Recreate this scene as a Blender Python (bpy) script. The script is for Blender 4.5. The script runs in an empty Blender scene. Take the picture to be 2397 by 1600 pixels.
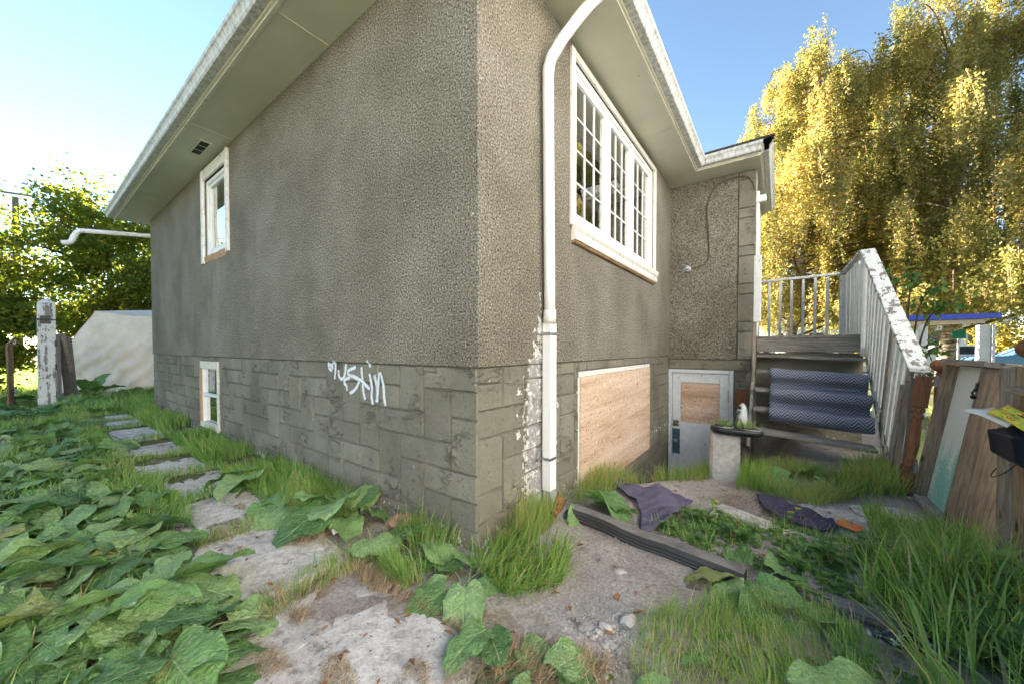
import bpy, bmesh, math, random
import numpy as np
from mathutils import Vector, Matrix, Euler

S = bpy.context.scene
COL = S.collection
R = math.radians
random.seed(11)
rng = np.random.default_rng(7)

# ------------------------------------------------------------------ camera
cam = bpy.data.cameras.new("camera")
cam.sensor_width = 36.0
cam.lens = 36.0 * 848.0 / 2397.0
cam.shift_y = 31.5 / 2397.0
cam.clip_start = 0.05
cam.clip_end = 2000.0
cam_ob = bpy.data.objects.new("camera", cam)
COL.objects.link(cam_ob)
cam_ob.location = (1.522, -1.711, 1.3)
cam_ob.rotation_euler = (R(90 - 1.08), 0, R(36.24))
S.camera = cam_ob

# ------------------------------------------------------------------ light
SUN_AZ = -82.0          # clockwise from +Y
SUN_EL = 12.0
world = bpy.data.worlds.new("World")
S.world = world
world.use_nodes = True
wn = world.node_tree
bg = wn.nodes["Background"]
sky = wn.nodes.new("ShaderNodeTexSky")
sky.sky_type = 'NISHITA'
sky.sun_disc = False
sky.sun_elevation = R(SUN_EL)
sky.sun_rotation = R(SUN_AZ)
sky.altitude = 400
sky.air_density = 0.95
sky.dust_density = 0.0
sky.ozone_density = 1.3
wn.links.new(sky.outputs[0], bg.inputs[0])
bg.inputs[1].default_value = 0.05
sun_d = bpy.data.lights.new("sun", 'SUN')
sun_d.energy = 5.0
sun_d.angle = R(0.5)
sun_d.color = (1.0, 0.90, 0.74)
sun = bpy.data.objects.new("sun", sun_d)
COL.objects.link(sun)
sdir = Vector((math.sin(R(SUN_AZ)) * math.cos(R(SUN_EL)), math.cos(R(SUN_AZ)) * math.cos(R(SUN_EL)), math.sin(R(SUN_EL))))
sun.rotation_euler = sdir.to_track_quat('Z', 'Y').to_euler()
sun.location = (-20, 5, 20)
S.view_settings.view_transform = 'Standard'
S.view_settings.look = 'None'
S.view_settings.exposure = 3.2
S.view_settings.gamma = 1.0
S.view_settings.use_curve_mapping = False
S.cycles.max_bounces = 8
S.cycles.transparent_max_bounces = 12
S.cycles.sample_clamp_indirect = 6.0

# ------------------------------------------------------------------ node helpers
class G:
    def __init__(s, nt):
        s.nt = nt
    def n(s, t, out=0, **kw):
        nd = s.nt.nodes.new(t)
        ins = kw.pop('ins', {})
        for k, v in kw.items():
            setattr(nd, k, v)
        for k, v in ins.items():
            if v is None:
                continue
            sk = nd.inputs[k]
            if isinstance(v, bpy.types.NodeSocket):
                s.nt.links.new(v, sk)
            else:
                if isinstance(v, (tuple, list)) and len(v) == 3 and sk.type == 'RGBA':
                    v = (*v, 1)
                sk.default_value = v
        return nd.outputs[out]
    def pos(s): return s.n("ShaderNodeNewGeometry", 0)
    def obj(s): return s.n("ShaderNodeTexCoord", 3)
    def uv(s): return s.n("ShaderNodeTexCoord", 2)
    def rnd(s): return s.n("ShaderNodeObjectInfo", 5)
    def attr(s, name): return s.n("ShaderNodeAttribute", 2, attribute_name=name)
    def mp(s, v, scale=(1, 1, 1), loc=(0, 0, 0), rot=(0, 0, 0)):
        return s.n("ShaderNodeMapping", ins={'Vector': v, 'Scale': scale, 'Location': loc, 'Rotation': rot})
    def noise(s, v, scale, detail=4, rough=0.55, dist=0.0):
        return s.n("ShaderNodeTexNoise", 0, ins={'Vector': v, 'Scale': scale, 'Detail': detail, 'Roughness': rough, 'Distortion': dist})
    def vor(s, v, scale, feature='F1', out=0):
        return s.n("ShaderNodeTexVoronoi", out, feature=feature, ins={'Vector': v, 'Scale': scale})
    def wave(s, v, scale, dist=2, detail=2, dscale=1, bands='X', wtype='BANDS'):
        kw = dict(wave_type=wtype)
        if wtype == 'BANDS': kw['bands_direction'] = bands
        else: kw['rings_direction'] = bands
        return s.n("ShaderNodeTexWave", 1, ins={'Vector': v, 'Scale': scale, 'Distortion': dist, 'Detail': detail, 'Detail Scale': dscale}, **kw)
    def ramp(s, f, stops, interp='LINEAR'):
        nd = s.nt.nodes.new("ShaderNodeValToRGB")
        s.nt.links.new(f, nd.inputs[0])
        cr = nd.color_ramp
        cr.interpolation = interp
        while len(cr.elements) < len(stops):
            cr.elements.new(0.5)
        for e, (p, c) in zip(cr.elements, stops):
            e.position = p
            if isinstance(c, (int, float)): c = (c, c, c)
            e.color = (*c, 1)
        return nd.outputs[0]
    def mix(s, f, a, b, blend='MIX'):
        return s.n("ShaderNodeMix", 2, data_type='RGBA', blend_type=blend, ins={0: f, 6: a, 7: b})
    def m(s, op, a, b=None, c=None, clamp=False):
        return s.n("ShaderNodeMath", 0, operation=op, use_clamp=clamp, ins={0: a, 1: b, 2: c})
    def sep(s, v):
        nd = s.nt.nodes.new("ShaderNodeSeparateXYZ")
        s.nt.links.new(v, nd.inputs[0])
        return nd.outputs
    def sm(s, v, a, b):
        return s.n("ShaderNodeMapRange", 0, interpolation_type='SMOOTHSTEP', ins={0: v, 1: a, 2: b, 3: 0.0, 4: 1.0})
    def bump(s, h, strength=0.5, dist=0.01, normal=None):
        return s.n("ShaderNodeBump", 0, ins={'Strength': strength, 'Distance': dist, 'Height': h, 'Normal': normal})
    def prin(s, col, rough=0.8, normal=None, spec=0.3, metal=0.0, **extra):
        ins = {'Base Color': col, 'Roughness': rough, 'Normal': normal, 'Specular IOR Level': spec, 'Metallic': metal}
        ins.update(extra)
        return s.n("ShaderNodeBsdfPrincipled", 0, ins=ins)
    def leafy(s, col, tcol, rough=0.6, normal=None, t=0.35, spec=0.3):
        p = s.prin(col, rough, normal, spec)
        tr = s.n("ShaderNodeBsdfTranslucent", 0, ins={'Color': tcol, 'Normal': normal})
        return s.n("ShaderNodeMixShader", 0, ins={0: t, 1: p, 2: tr})

MATS = {}
def mat(name):
    def deco(fn):
        m = bpy.data.materials.new(name)
        m.use_nodes = True
        nt = m.node_tree
        nt.nodes.clear()
        g = G(nt)
        sh = fn(g)
        o = nt.nodes.new("ShaderNodeOutputMaterial")
        nt.links.new(sh, o.inputs[0])
        MATS[name] = m
        return m
    return deco

def plain(name, col, rough=0.6, spec=0.3, metal=0.0, var=0.12, nscale=14, bump=0.0):
    @mat(name)
    def _(g):
        p = g.obj()
        f = g.noise(p, nscale, 5)
        c = g.ramp(f, [(0.3, tuple(x * (1 - var) for x in col)), (0.7, tuple(min(1, x * (1 + var)) for x in col))])
        nb = g.bump(g.noise(p, nscale * 6, 4), bump, 0.004) if bump else None
        return g.prin(c, rough, nb, spec, metal)

# ---- peeling round the downspout: whitewash edge and bare concrete (wall x=0 only)
def peel(g, base):
    x, y, z = g.sep(g.pos())
    P = g.pos()
    on = g.m('GREATER_THAN', x, -0.06)
    wob = g.m('MULTIPLY', g.m('SUBTRACT', g.noise(P, 5.5, 6, 0.62), 0.5), 0.9)
    wob2 = g.m('MULTIPLY', g.m('SUBTRACT', g.noise(P, 26, 4, 0.6), 0.5), 0.35)
    # half width of bare zone widens below z = 1.25
    w = g.m('ADD', g.m('MULTIPLY', g.sm(z, 1.72, 1.05), 0.20), -0.03)
    lowr = g.m('MULTIPLY', g.m('GREATER_THAN', y, 0.8), g.sm(z, 1.25, 0.9))
    w = g.m('ADD', w, g.m('MULTIPLY', lowr, 0.05))
    d = g.m('SUBTRACT', g.m('ABSOLUTE', g.m('SUBTRACT', y, 0.72)), w)
    dn = g.m('ADD', g.m('ADD', d, g.m('MULTIPLY', wob, 0.16)), g.m('MULTIPLY', wob2, 0.10))
    rag = g.m('GREATER_THAN', g.m('ADD', g.noise(P, 19, 6, 0.72), g.m('MULTIPLY', g.sm(dn, 0.06, -0.02), 0.10)), 0.59)
    white = g.m('MULTIPLY', g.m('MULTIPLY', g.m('LESS_THAN', dn, 0.045), on), g.m('MULTIPLY', rag, g.m('LESS_THAN', z, 1.74)))
    bare = g.m('MULTIPLY', g.m('LESS_THAN', dn, -0.018), on)
    bare = g.m('MULTIPLY', bare, g.m('LESS_THAN', z, 1.22))
    # loose flakes away from the pipe
    near = g.m('MULTIPLY', g.m('MULTIPLY', g.sm(y, 0.22, 0.45), g.sm(y, 1.45, 1.0)), g.m('MULTIPLY', on, g.sm(z, 1.16, 1.02)))
    fl = g.m('GREATER_THAN', g.m('MULTIPLY', g.noise(P, 8.5, 6, 0.66), near), 0.60)
    white = g.m('MAXIMUM', white, fl)
    # worn whitewash at the very bottom of wall y=0 and sparse flecks
    low = g.m('MULTIPLY', g.sm(z, 0.16, 0.02), g.sm(z, -0.12, -0.02))
    base_f = g.m('GREATER_THAN', g.m('ADD', g.noise(P, 17, 6, 0.68), g.m('MULTIPLY', low, 0.14)), 0.70)
    white = g.m('MAXIMUM', white, base_f)
    c = g.mix(white, base, (0.66, 0.66, 0.66))
    bc = g.ramp(g.noise(P, 30, 5), [(0.3, (0.25, 0.24, 0.25)), (0.7, (0.42, 0.41, 0.42))])
    return g.mix(g.m('MULTIPLY', bare, g.m('SUBTRACT', 1.0, g.m('MULTIPLY', white, g.m('GREATER_THAN', g.noise(P, 13, 5, 0.7), 0.53)))), c, bc)

@mat("stucco")
def _(g):
    P = g.pos()
    big = g.noise(P, 1.1, 6, 0.62)
    streak = g.noise(g.mp(P, (5, 5, 0.35)), 1.0, 4, 0.6)
    c = g.ramp(g.m('ADD', g.m('MULTIPLY', big, 0.95), g.m('MULTIPLY', streak, 0.05)),
               [(0.30, (0.180, 0.162, 0.130)), (0.5, (0.252, 0.231, 0.190)), (0.70, (0.322, 0.300, 0.254))])
    grain = g.vor(P, 74, 'F1')
    gr2 = g.noise(P, 72, 3, 0.65)
    h = g.m('ADD', g.m('MULTIPLY', g.m('SUBTRACT', 1.0, grain), 0.6), g.m('MULTIPLY', gr2, 0.9))
    sp = g.ramp(gr2, [(0.33, 0.12), (0.43, 0.66), (0.56, 1.18), (0.70, 2.1)])
    c = g.mix(1.0, c, sp, 'MULTIPLY')
    X, Y, Z = g.sep(P)
    und = g.m('MULTIPLY', g.m('MULTIPLY', g.sm(X, -5.65, -5.4), g.sm(X, -4.1, -4.5)), g.m('MULTIPLY', g.sm(Z, 2.66, 2.5), g.sm(Z, 1.2, 2.2)))
    run = g.sm(g.noise(g.mp(P, (9, 9, 0.5)), 1.4, 4, 0.6), 0.50, 0.66)
    c = g.mix(g.m('MULTIPLY', g.m('MULTIPLY', und, run), 0.35), c, (0.40, 0.39, 0.36))
    stn = g.sm(g.noise(g.mp(P, (1.0, 1.0, 1.2), (4, 2, 7)), 1.7, 6, 0.7), 0.56, 0.70)
    c = g.mix(g.m('MULTIPLY', stn, 0.24), c, (0.095, 0.078, 0.060))
    fleck = g.m('GREATER_THAN', g.noise(P, 75, 2, 0.5), 0.735)
    c = g.mix(fleck, c, (0.6, 0.58, 0.53))
    c = peel(g, c)
    nb = g.bump(h, 0.9, 0.022)
    return g.prin(c, 0.95, nb, 0.1)

@mat("parged stone")
def _(g):
    P = g.pos()
    big = g.noise(P, 1.3, 5, 0.6)
    c = g.ramp(big, [(0.3, (0.170, 0.157, 0.127)), (0.7, (0.275, 0.258, 0.214))])
    fine = g.noise(P, 120, 3, 0.6)
    c = g.mix(0.5, c, g.ramp(fine, [(0.3, 0.70), (0.7, 1.2)]), 'MULTIPLY')
    rr = g.rnd()
    c = g.mix(0.6, c, g.ramp(rr, [(0, 0.78), (1, 1.2)]), 'MULTIPLY')
    c = peel(g, c)
    # trowel ridges: thin raised lines where a warped noise crosses mid-value
    rid = g.noise(g.mp(P, (1.3, 1.3, 3.0)), 5.0, 5, 0.62, 0.6)
    line = g.sm(g.m('ABSOLUTE', g.m('SUBTRACT', rid, 0.5)), 0.035, 0.0)
    step = g.sm(rid, 0.485, 0.515)
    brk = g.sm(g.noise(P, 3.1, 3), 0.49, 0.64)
    crease_shade = g.m('MULTIPLY', g.sm(g.m('ABSOLUTE', g.m('SUBTRACT', rid, 0.505)), 0.016, 0.003), brk)  # shade painted as dark lines along the ridges, for relief in flat light
    c = g.mix(g.m('MULTIPLY', crease_shade, 0.55), c, (0.07, 0.062, 0.05))
    ridge_light = g.m('MULTIPLY', g.sm(g.m('ABSOLUTE', g.m('SUBTRACT', rid, 0.475)), 0.018, 0.004), brk)  # pale line next to the dark one, a painted highlight
    c = g.mix(g.m('MULTIPLY', ridge_light, 0.30), c, (0.42, 0.40, 0.35))
    pit = g.sm(g.noise(P, 48, 4, 0.65), 0.60, 0.74)
    h = g.m('ADD', g.m('MULTIPLY', g.m('ADD', line, g.m('MULTIPLY', step, 0.5)), g.m('MULTIPLY', brk, 0.55)), g.m('MULTIPLY', fine, 0.3))
    h = g.m('SUBTRACT', h, g.m('MULTIPLY', pit, 0.7))
    lump = g.noise(P, 8, 4, 0.6)
    h = g.m('ADD', h, g.m('MULTIPLY', lump, 0.9))
    nb = g.bump(h, 0.95, 0.020)
    return g.prin(c, 0.9, nb, 0.15)

plain("shaded groove", (0.165, 0.153, 0.124), 0.95, 0.1, 0, 0.3, 20, 0.6)  # parging toned darker than the blocks to paint shade into the grooves

@mat("soffit paint")
def _(g):
    P = g.pos()
    f = g.noise(P, 1.6, 5)
    c = g.ramp(f, [(0.3, (0.58, 0.575, 0.455)), (0.7, (0.68, 0.67, 0.54))])
    st = g.noise(P, 9, 6, 0.7)
    c = g.mix(g.m('GREATER_THAN', st, 0.70), c, (0.22, 0.2, 0.15))
    return g.prin(c, 0.6, g.bump(g.noise(P, 40, 4), 0.15, 0.004), 0.3)

@mat("gutter metal")
def _(g):
    P = g.pos()
    st = g.noise(g.mp(P, (16, 16, 1.2)), 1.6, 5, 0.65)
    c = g.ramp(st, [(0.35, (0.34, 0.34, 0.33)), (0.55, (0.62, 0.63, 0.62)), (0.8, (0.70, 0.71, 0.70))])
    return g.prin(c, 0.45, None, 0.4)

@mat("trim paint")
def _(g):
    P = g.pos()
    f = g.noise(P, 11, 6, 0.65)
    c = g.ramp(f, [(0.32, (0.42, 0.36, 0.29)), (0.40, (0.70, 0.68, 0.64)), (0.7, (0.80, 0.79, 0.77))])
    return g.prin(c, 0.55, g.bump(f, 0.2, 0.003), 0.3)

@mat("vinyl white")
def _(g):
    P = g.obj()
    c = g.ramp(g.noise(P, 5, 4), [(0.3, (0.74, 0.74, 0.75)), (0.7, (0.82, 0.82, 0.82))])
    return g.prin(c, 0.35, None, 0.4)

@mat("cream paint")
def _(g):
    P = g.pos()
    f = g.noise(P, 18, 6, 0.7)
    c = g.ramp(f, [(0.30, (0.30, 0.22, 0.14)), (0.38, (0.62, 0.58, 0.49)), (0.7, (0.74, 0.71, 0.62))])
    return g.prin(c, 0.6, g.bump(f, 0.3, 0.004), 0.3)

@mat("raw wood")
def _(g):
    P = g.pos()
    f = g.noise(g.mp(P, (3, 3, 22)), 3.0, 5, 0.65)
    c = g.ramp(f, [(0.3, (0.30, 0.17, 0.09)), (0.7, (0.56, 0.38, 0.24))])
    return g.prin(c, 0.8, g.bump(f, 0.4, 0.006), 0.2)

@mat("glass")
def _(g):
    P = g.pos()
    fr = g.n("ShaderNodeFresnel", 0, ins={'IOR': 1.55})
    fr = g.m('ADD', g.m('MULTIPLY', fr, 1.9), 0.17, clamp=True)
    nb = g.bump(g.noise(P, 1.7, 2), 0.06, 0.02)
    tr = g.n("ShaderNodeBsdfTransparent", 0, ins={'Color': (0.90, 0.92, 0.93)})
    gl = g.n("ShaderNodeBsdfGlossy", 0, ins={'Color': (1, 1, 1), 'Roughness': 0.015, 'Normal': nb})
    return g.n("ShaderNodeMixShader", 0, ins={0: fr, 1: tr, 2: gl})

@mat("curtain")
def _(g):
    P = g.pos()
    f = g.noise(g.mp(P, (14, 14, 0.25)), 2.0, 4, 0.5)
    c = g.ramp(f, [(0.32, (0.50, 0.54, 0.62)), (0.68, (0.86, 0.87, 0.90))])
    return g.prin(c, 0.9, g.bump(f, 0.6, 0.03), 0.05)

plain("block concrete", (0.46, 0.435, 0.42), 0.95, 0.1, 0, 0.22, 22, 0.8)
plain("dark interior", (0.035, 0.035, 0.04), 0.9)
plain("black plastic", (0.014, 0.015, 0.018), 0.38, 0.5, 0, 0.3, 40, 0.2)
@mat("dusty black")
def _(g):
    P = g.pos()
    nz = g.sep(g.n("ShaderNodeNewGeometry", 1))[2]
    d = g.m('MULTIPLY', g.sm(nz, 0.25, 0.95), g.sm(g.m('ADD', g.noise(P, 5, 5, 0.65), g.m('MULTIPLY', g.noise(P, 60, 3), 0.3)), 0.30, 0.75))
    c = g.mix(d, (0.045, 0.044, 0.046), (0.21, 0.195, 0.185))
    return g.prin(c, 0.7, g.bump(g.noise(P, 50, 4), 0.4, 0.004), 0.3)
plain("black metal", (0.012, 0.012, 0.014), 0.4, 0.5, 0.2, 0.3)
plain("mailbox black", (0.012, 0.014, 0.028), 0.5, 0.3, 0, 0.3, 20)
plain("brass", (0.30, 0.24, 0.14), 0.35, 0.5, 0.9, 0.3)
plain("steel", (0.35, 0.36, 0.38), 0.35, 0.5, 0.8, 0.25)
plain("blue steel", (0.07, 0.13, 0.18), 0.5, 0.4, 0.4, 0.5, 45)
plain("cable sheath", (0.115, 0.095, 0.07), 0.7, 0.2)
plain("shingle", (0.07, 0.065, 0.06), 0.95, 0.1, 0, 0.4, 60, 0.6)
plain("grey plastic", (0.30, 0.32, 0.34), 0.4, 0.4)
plain("iron shell", (0.42, 0.46, 0.47), 0.35, 0.5, 0, 0.15)
plain("purple cloth", (0.125, 0.113, 0.168), 0.95, 0.05, 0, 0.28, 9, 0.6)
plain("dark purple cloth", (0.072, 0.066, 0.100), 0.95, 0.05, 0, 0.35, 9, 0.6)
plain("paper white", (0.72, 0.72, 0.70), 0.7, 0.2, 0, 0.08)
plain("paper yellow", (0.75, 0.55, 0.05), 0.6, 0.2, 0, 0.1)
plain("dry leaf", (0.24, 0.12, 0.055), 0.9, 0.1, 0, 0.5, 25, 0.5)
plain("brick clay", (0.42, 0.24, 0.17), 0.95, 0.1, 0, 0.35, 18, 0.8)
plain("grit", (0.36, 0.335, 0.315), 0.95, 0.1, 0, 0.45, 3, 0.4)
plain("rock", (0.40, 0.38, 0.37), 0.95, 0.1, 0, 0.3, 22, 0.8)
plain("white post paint", (0.60, 0.62, 0.63), 0.6, 0.3, 0, 0.15, 6)
plain("blue paint", (0.012, 0.035, 0.42), 0.5, 0.4, 0, 0.15)
plain("car white", (0.70, 0.70, 0.68), 0.25, 0.5, 0, 0.04)
plain("car blue", (0.10, 0.22, 0.42), 0.25, 0.5, 0, 0.06)
plain("car glass", (0.02, 0.025, 0.03), 0.05, 0.6)
plain("tyre", (0.02, 0.02, 0.02), 0.9, 0.1)
plain("green sign", (0.02, 0.22, 0.16), 0.5)
plain("building white", (0.80, 0.79, 0.77), 0.8, 0.2, 0, 0.06)
plain("building tan", (0.46, 0.36, 0.26), 0.8, 0.2, 0, 0.1)
plain("far window", (0.05, 0.06, 0.07), 0.2, 0.5)
plain("asphalt", (0.055, 0.053, 0.052), 0.9, 0.2, 0, 0.25, 30, 0.3)
plain("kerb concrete", (0.34, 0.33, 0.31), 0.9, 0.2, 0, 0.15, 10)
plain("bark dark", (0.075, 0.055, 0.04), 0.95, 0.1, 0, 0.5, 12, 0.9)
plain("pole wood", (0.17, 0.14, 0.11), 0.9, 0.1, 0, 0.25, 8)
plain("wire", (0.03, 0.03, 0.03), 0.6)
plain("petal yellow", (0.75, 0.55, 0.02), 0.7)
plain("spray paint", (0.70, 0.73, 0.78), 0.75, 0.2, 0, 0.1, 60)

@mat("bottle glass")
def _(g):
    c = g.ramp(g.noise(g.obj(), 16, 3), [(0.54, (0.010, 0.018, 0.035)), (0.57, (0.55, 0.6, 0.65)), (0.60, (0.010, 0.018, 0.035))])
    return g.prin(c, 0.15, None, 0.6)

@mat("spray mist")
def _(g):
    P = g.pos()
    f = g.noise(P, 150, 3, 0.7)
    uv = g.sep(g.uv())
    edge = g.sm(g.m('ABSOLUTE', uv[1]), 1.0, 0.1)
    n2_ = g.noise(P, 420, 2, 0.6)
    a = g.sm(g.m('ADD', g.m('ADD', g.m('MULTIPLY', f, 0.5), g.m('MULTIPLY', n2_, 0.5)), g.m('MULTIPLY', edge, 0.45)), 0.60, 0.92)
    c = g.ramp(g.noise(P, 40, 3), [(0.3, (0.60, 0.64, 0.70)), (0.7, (0.78, 0.81, 0.85))])
    p = g.prin(c, 0.8, None, 0.15)
    tr = g.n("ShaderNodeBsdfTransparent", 0)
    return g.n("ShaderNodeMixShader", 0, ins={0: a, 1: tr, 2: p})

@mat("plywood")
def _(g):
    P = g.pos()
    warp = g.noise(g.mp(P, (1, 1.0, 2.6)), 2.4, 3, 0.5, 0.4)
    rings = g.m('FRACT', g.m('MULTIPLY', warp, 16))
    rl = g.ramp(rings, [(0.0, 0.48), (0.14, 1.0), (0.85, 1.08), (1.0, 0.55)])
    big = g.noise(g.mp(P, (0.35, 0.35, 3.6)), 1.5, 5, 0.65)
    c = g.ramp(big, [(0.30, (0.40, 0.26, 0.18)), (0.46, (0.60, 0.43, 0.32)), (0.62, (0.70, 0.55, 0.44)), (0.8, (0.74, 0.67, 0.61))])
    c = g.mix(0.8, c, rl, 'MULTIPLY')
    wh = g.sm(g.noise(P, 7, 6, 0.7), 0.60, 0.70)
    c = g.mix(g.m('MULTIPLY', wh, 0.75), c, (0.78, 0.74, 0.69))
    kn = g.m('LESS_THAN', g.vor(g.mp(P, (1, 1, 1), (0, .31, .17)), 3.1), 0.07)
    c = g.mix(kn, c, (0.10, 0.05, 0.03))
    return g.prin(c, 0.8, g.bump(rings, 0.12, 0.003), 0.2)

def wood(name, light, dark, axis=2, paint=None, thr=0.5, knots=True):
    @mat(name)
    def _(g):
        P = g.obj()
        rr = g.rnd()
        off = g.n("ShaderNodeCombineXYZ", 0, ins={0: g.m('MULTIPLY', rr, 7.3), 1: g.m('MULTIPLY', rr, 3.1), 2: g.m('MULTIPLY', rr, 5.7)})
        P = g.n("ShaderNodeVectorMath", 0, operation='ADD', ins={0: P, 1: off})
        sc = [13, 13, 13]
        sc[axis] = 1.0
        lo = g.mp(P, tuple(sc))
        warp = g.noise(g.mp(P, tuple(x * 0.30 for x in sc)), 1.4, 2, 0.5, 0.3)
        rg = g.m('FRACT', g.m('MULTIPLY', warp, 12))
        ringc = g.ramp(rg, [(0, 0.66), (0.25, 1.02), (0.9, 1.08), (1, 0.74)])
        fib = g.noise(lo, 5, 5, 0.7)
        c = g.ramp(fib, [(0.28, dark), (0.72, light)])
        c = g.mix(0.75, c, ringc, 'MULTIPLY')
        c = g.mix(0.8, c, g.ramp(rr, [(0, 0.80), (1, 1.15)]), 'MULTIPLY')
        c = g.mix(0.7, c, g.ramp(g.noise(P, 2.2, 4), [(0.35, 0.72), (0.65, 1.15)]), 'MULTIPLY')
        if knots:
            ks = [5.5, 5.5, 5.5]
            ks[axis] = 2.6
            kn = g.sm(g.vor(g.mp(P, tuple(ks)), 1.0), 0.13, 0.05)
            c = g.mix(kn, c, tuple(x * 0.25 for x in dark))
        h = g.m('ADD', fib, g.m('MULTIPLY', rg, 0.35))
        if paint:
            pf = g.m('ADD', g.m('MULTIPLY', g.noise(lo, 1.3, 5, 0.7), 0.55), g.m('MULTIPLY', g.noise(P, 9, 5, 0.7), 0.45))
            pm = g.m('GREATER_THAN', pf, thr)
            pc = g.mix(0.7, (*paint, 1), g.ramp(g.noise(P, 20, 4), [(0.3, 0.82), (0.7, 1.05)]), 'MULTIPLY')
            c = g.mix(pm, c, pc)
            h = g.m('ADD', g.m('MULTIPLY', h, 0.4), pm)
        return g.prin(c, 0.8, g.bump(h, 0.55, 0.005), 0.2)

wood("weathered grey vertical", (0.36, 0.32, 0.28), (0.15, 0.125, 0.105), 2)
wood("weathered grey across", (0.34, 0.32, 0.29), (0.14, 0.125, 0.11), 0, knots=False)
wood("weathered grey lengthwise", (0.34, 0.32, 0.29), (0.15, 0.13, 0.115), 1, knots=False)
wood("gate wood", (0.38, 0.29, 0.215), (0.145, 0.095, 0.065), 2)
wood("gate wood lengthwise", (0.42, 0.38, 0.33), (0.19, 0.16, 0.135), 1)
wood("fence wood", (0.36, 0.27, 0.175), (0.15, 0.10, 0.065), 2)
wood("red cedar", (0.30, 0.14, 0.075), (0.16, 0.072, 0.04), 2, knots=False)
wood("peeling white vertical", (0.34, 0.31, 0.28), (0.17, 0.15, 0.13), 2, (0.68, 0.70, 0.70), 0.40, False)
wood("peeling white lengthwise", (0.30, 0.28, 0.26), (0.15, 0.135, 0.12), 1, (0.64, 0.655, 0.65), 0.468, False)
wood("peeling white across", (0.30, 0.28, 0.26), (0.15, 0.135, 0.12), 0, (0.66, 0.67, 0.66), 0.42, False)
wood("weathered post paint", (0.30, 0.29, 0.28), (0.15, 0.14, 0.135), 2, (0.60, 0.62, 0.62), 0.475, False)
wood("door paint", (0.34, 0.33, 0.31), (0.18, 0.17, 0.16), 2, (0.66, 0.69, 0.74), 0.37, False)
wood("grey plank dark", (0.20, 0.19, 0.19), (0.085, 0.08, 0.082), 0)

@mat("pale panel")
def _(g):
    P = g.pos()
    f = g.m('ADD', g.m('MULTIPLY', g.noise(g.mp(P, (2, 2, .7)), 3, 4), 0.5), g.m('MULTIPLY', g.noise(P, 60, 4, 0.7), 0.5))
    x, y, z = g.sep(P)
    f = g.m('ADD', f, g.m('MULTIPLY', g.sm(z, 0.95, 0.1), 0.08))
    m_ = g.sm(f, 0.53, 0.62)
    c = g.mix(m_, (0.62, 0.65, 0.65), (0.20, 0.47, 0.42))
    return g.prin(c, 0.6, None, 0.3)

@mat("carpet")
def _(g):
    uv = g.sep(g.uv())
    tri = g.m('PINGPONG', g.m('MULTIPLY', uv[0], 15.0), 1.0)
    s_ = g.m('FRACT', g.m('ADD', g.m('MULTIPLY', uv[1], 24), g.m('MULTIPLY', tri, 1.9)))
    n_ = g.noise(g.uv(), 160, 3, 0.7)
    st = g.m('ADD', g.m('ABSOLUTE', g.m('SUBTRACT', s_, 0.5)), g.m('MULTIPLY', g.m('SUBTRACT', n_, 0.5), 0.22))
    c = g.ramp(g.m('MULTIPLY', st, 2.0), [(0.22, (0.030, 0.034, 0.052)), (0.40, (0.215, 0.240, 0.310))])
    c = g.mix(0.6, c, g.ramp(g.noise(g.uv(), 300, 2), [(0.3, 0.6), (0.7, 1.35)]), 'MULTIPLY')
    return g.prin(c, 1.0, g.bump(g.m('ADD', st, n_), 0.5, 0.006), 0.05)

@mat("tarp")
def _(g):
    P = g.pos()
    f = g.noise(P, 1.6, 6, 0.65)
    c = g.ramp(f, [(0.3, (0.62, 0.51, 0.40)), (0.7, (0.80, 0.70, 0.58))])
    w_ = g.noise(g.mp(P, (1, 2.5, 1.2)), 3.0, 6, 0.6, 0.8)
    return g.prin(c, 0.7, g.bump(w_, 0.7, 0.05), 0.25)

@mat("concrete slab")
def _(g):
    P = g.pos()
    f = g.noise(P, 2.4, 6, 0.62)
    c = g.ramp(f, [(0.28, (0.38, 0.35, 0.325)), (0.5, (0.60, 0.565, 0.54)), (0.72, (0.70, 0.67, 0.65))])
    fn = g.noise(P, 70, 4, 0.65)
    c = g.mix(0.6, c, g.ramp(fn, [(0.3, 0.72), (0.7, 1.18)]), 'MULTIPLY')
    dirt = g.sm(g.noise(P, 6.2, 7, 0.75), 0.54, 0.66)
    c = g.mix(g.m('MULTIPLY', dirt, 0.7), c, (0.17, 0.125, 0.085))
    pits = g.sm(g.vor(P, 26), 0.17, 0.06)
    c = g.mix(g.m('MULTIPLY', pits, 0.6), c, (0.12, 0.11, 0.10))
    mot = g.noise(P, 20, 6, 0.75)
    c = g.mix(0.75, c, g.ramp(mot, [(0.34, 0.55), (0.5, 1.0), (0.66, 1.25)]), 'MULTIPLY')
    h = g.m('ADD', g.m('MULTIPLY', f, 1.0), g.m('ADD', g.m('MULTIPLY', fn, 0.6), g.m('MULTIPLY', mot, 0.7)))
    h = g.m('SUBTRACT', h, g.m('MULTIPLY', pits, 0.5))
    return g.prin(c, 0.95, g.bump(h, 0.8, 0.02), 0.15)

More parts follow.
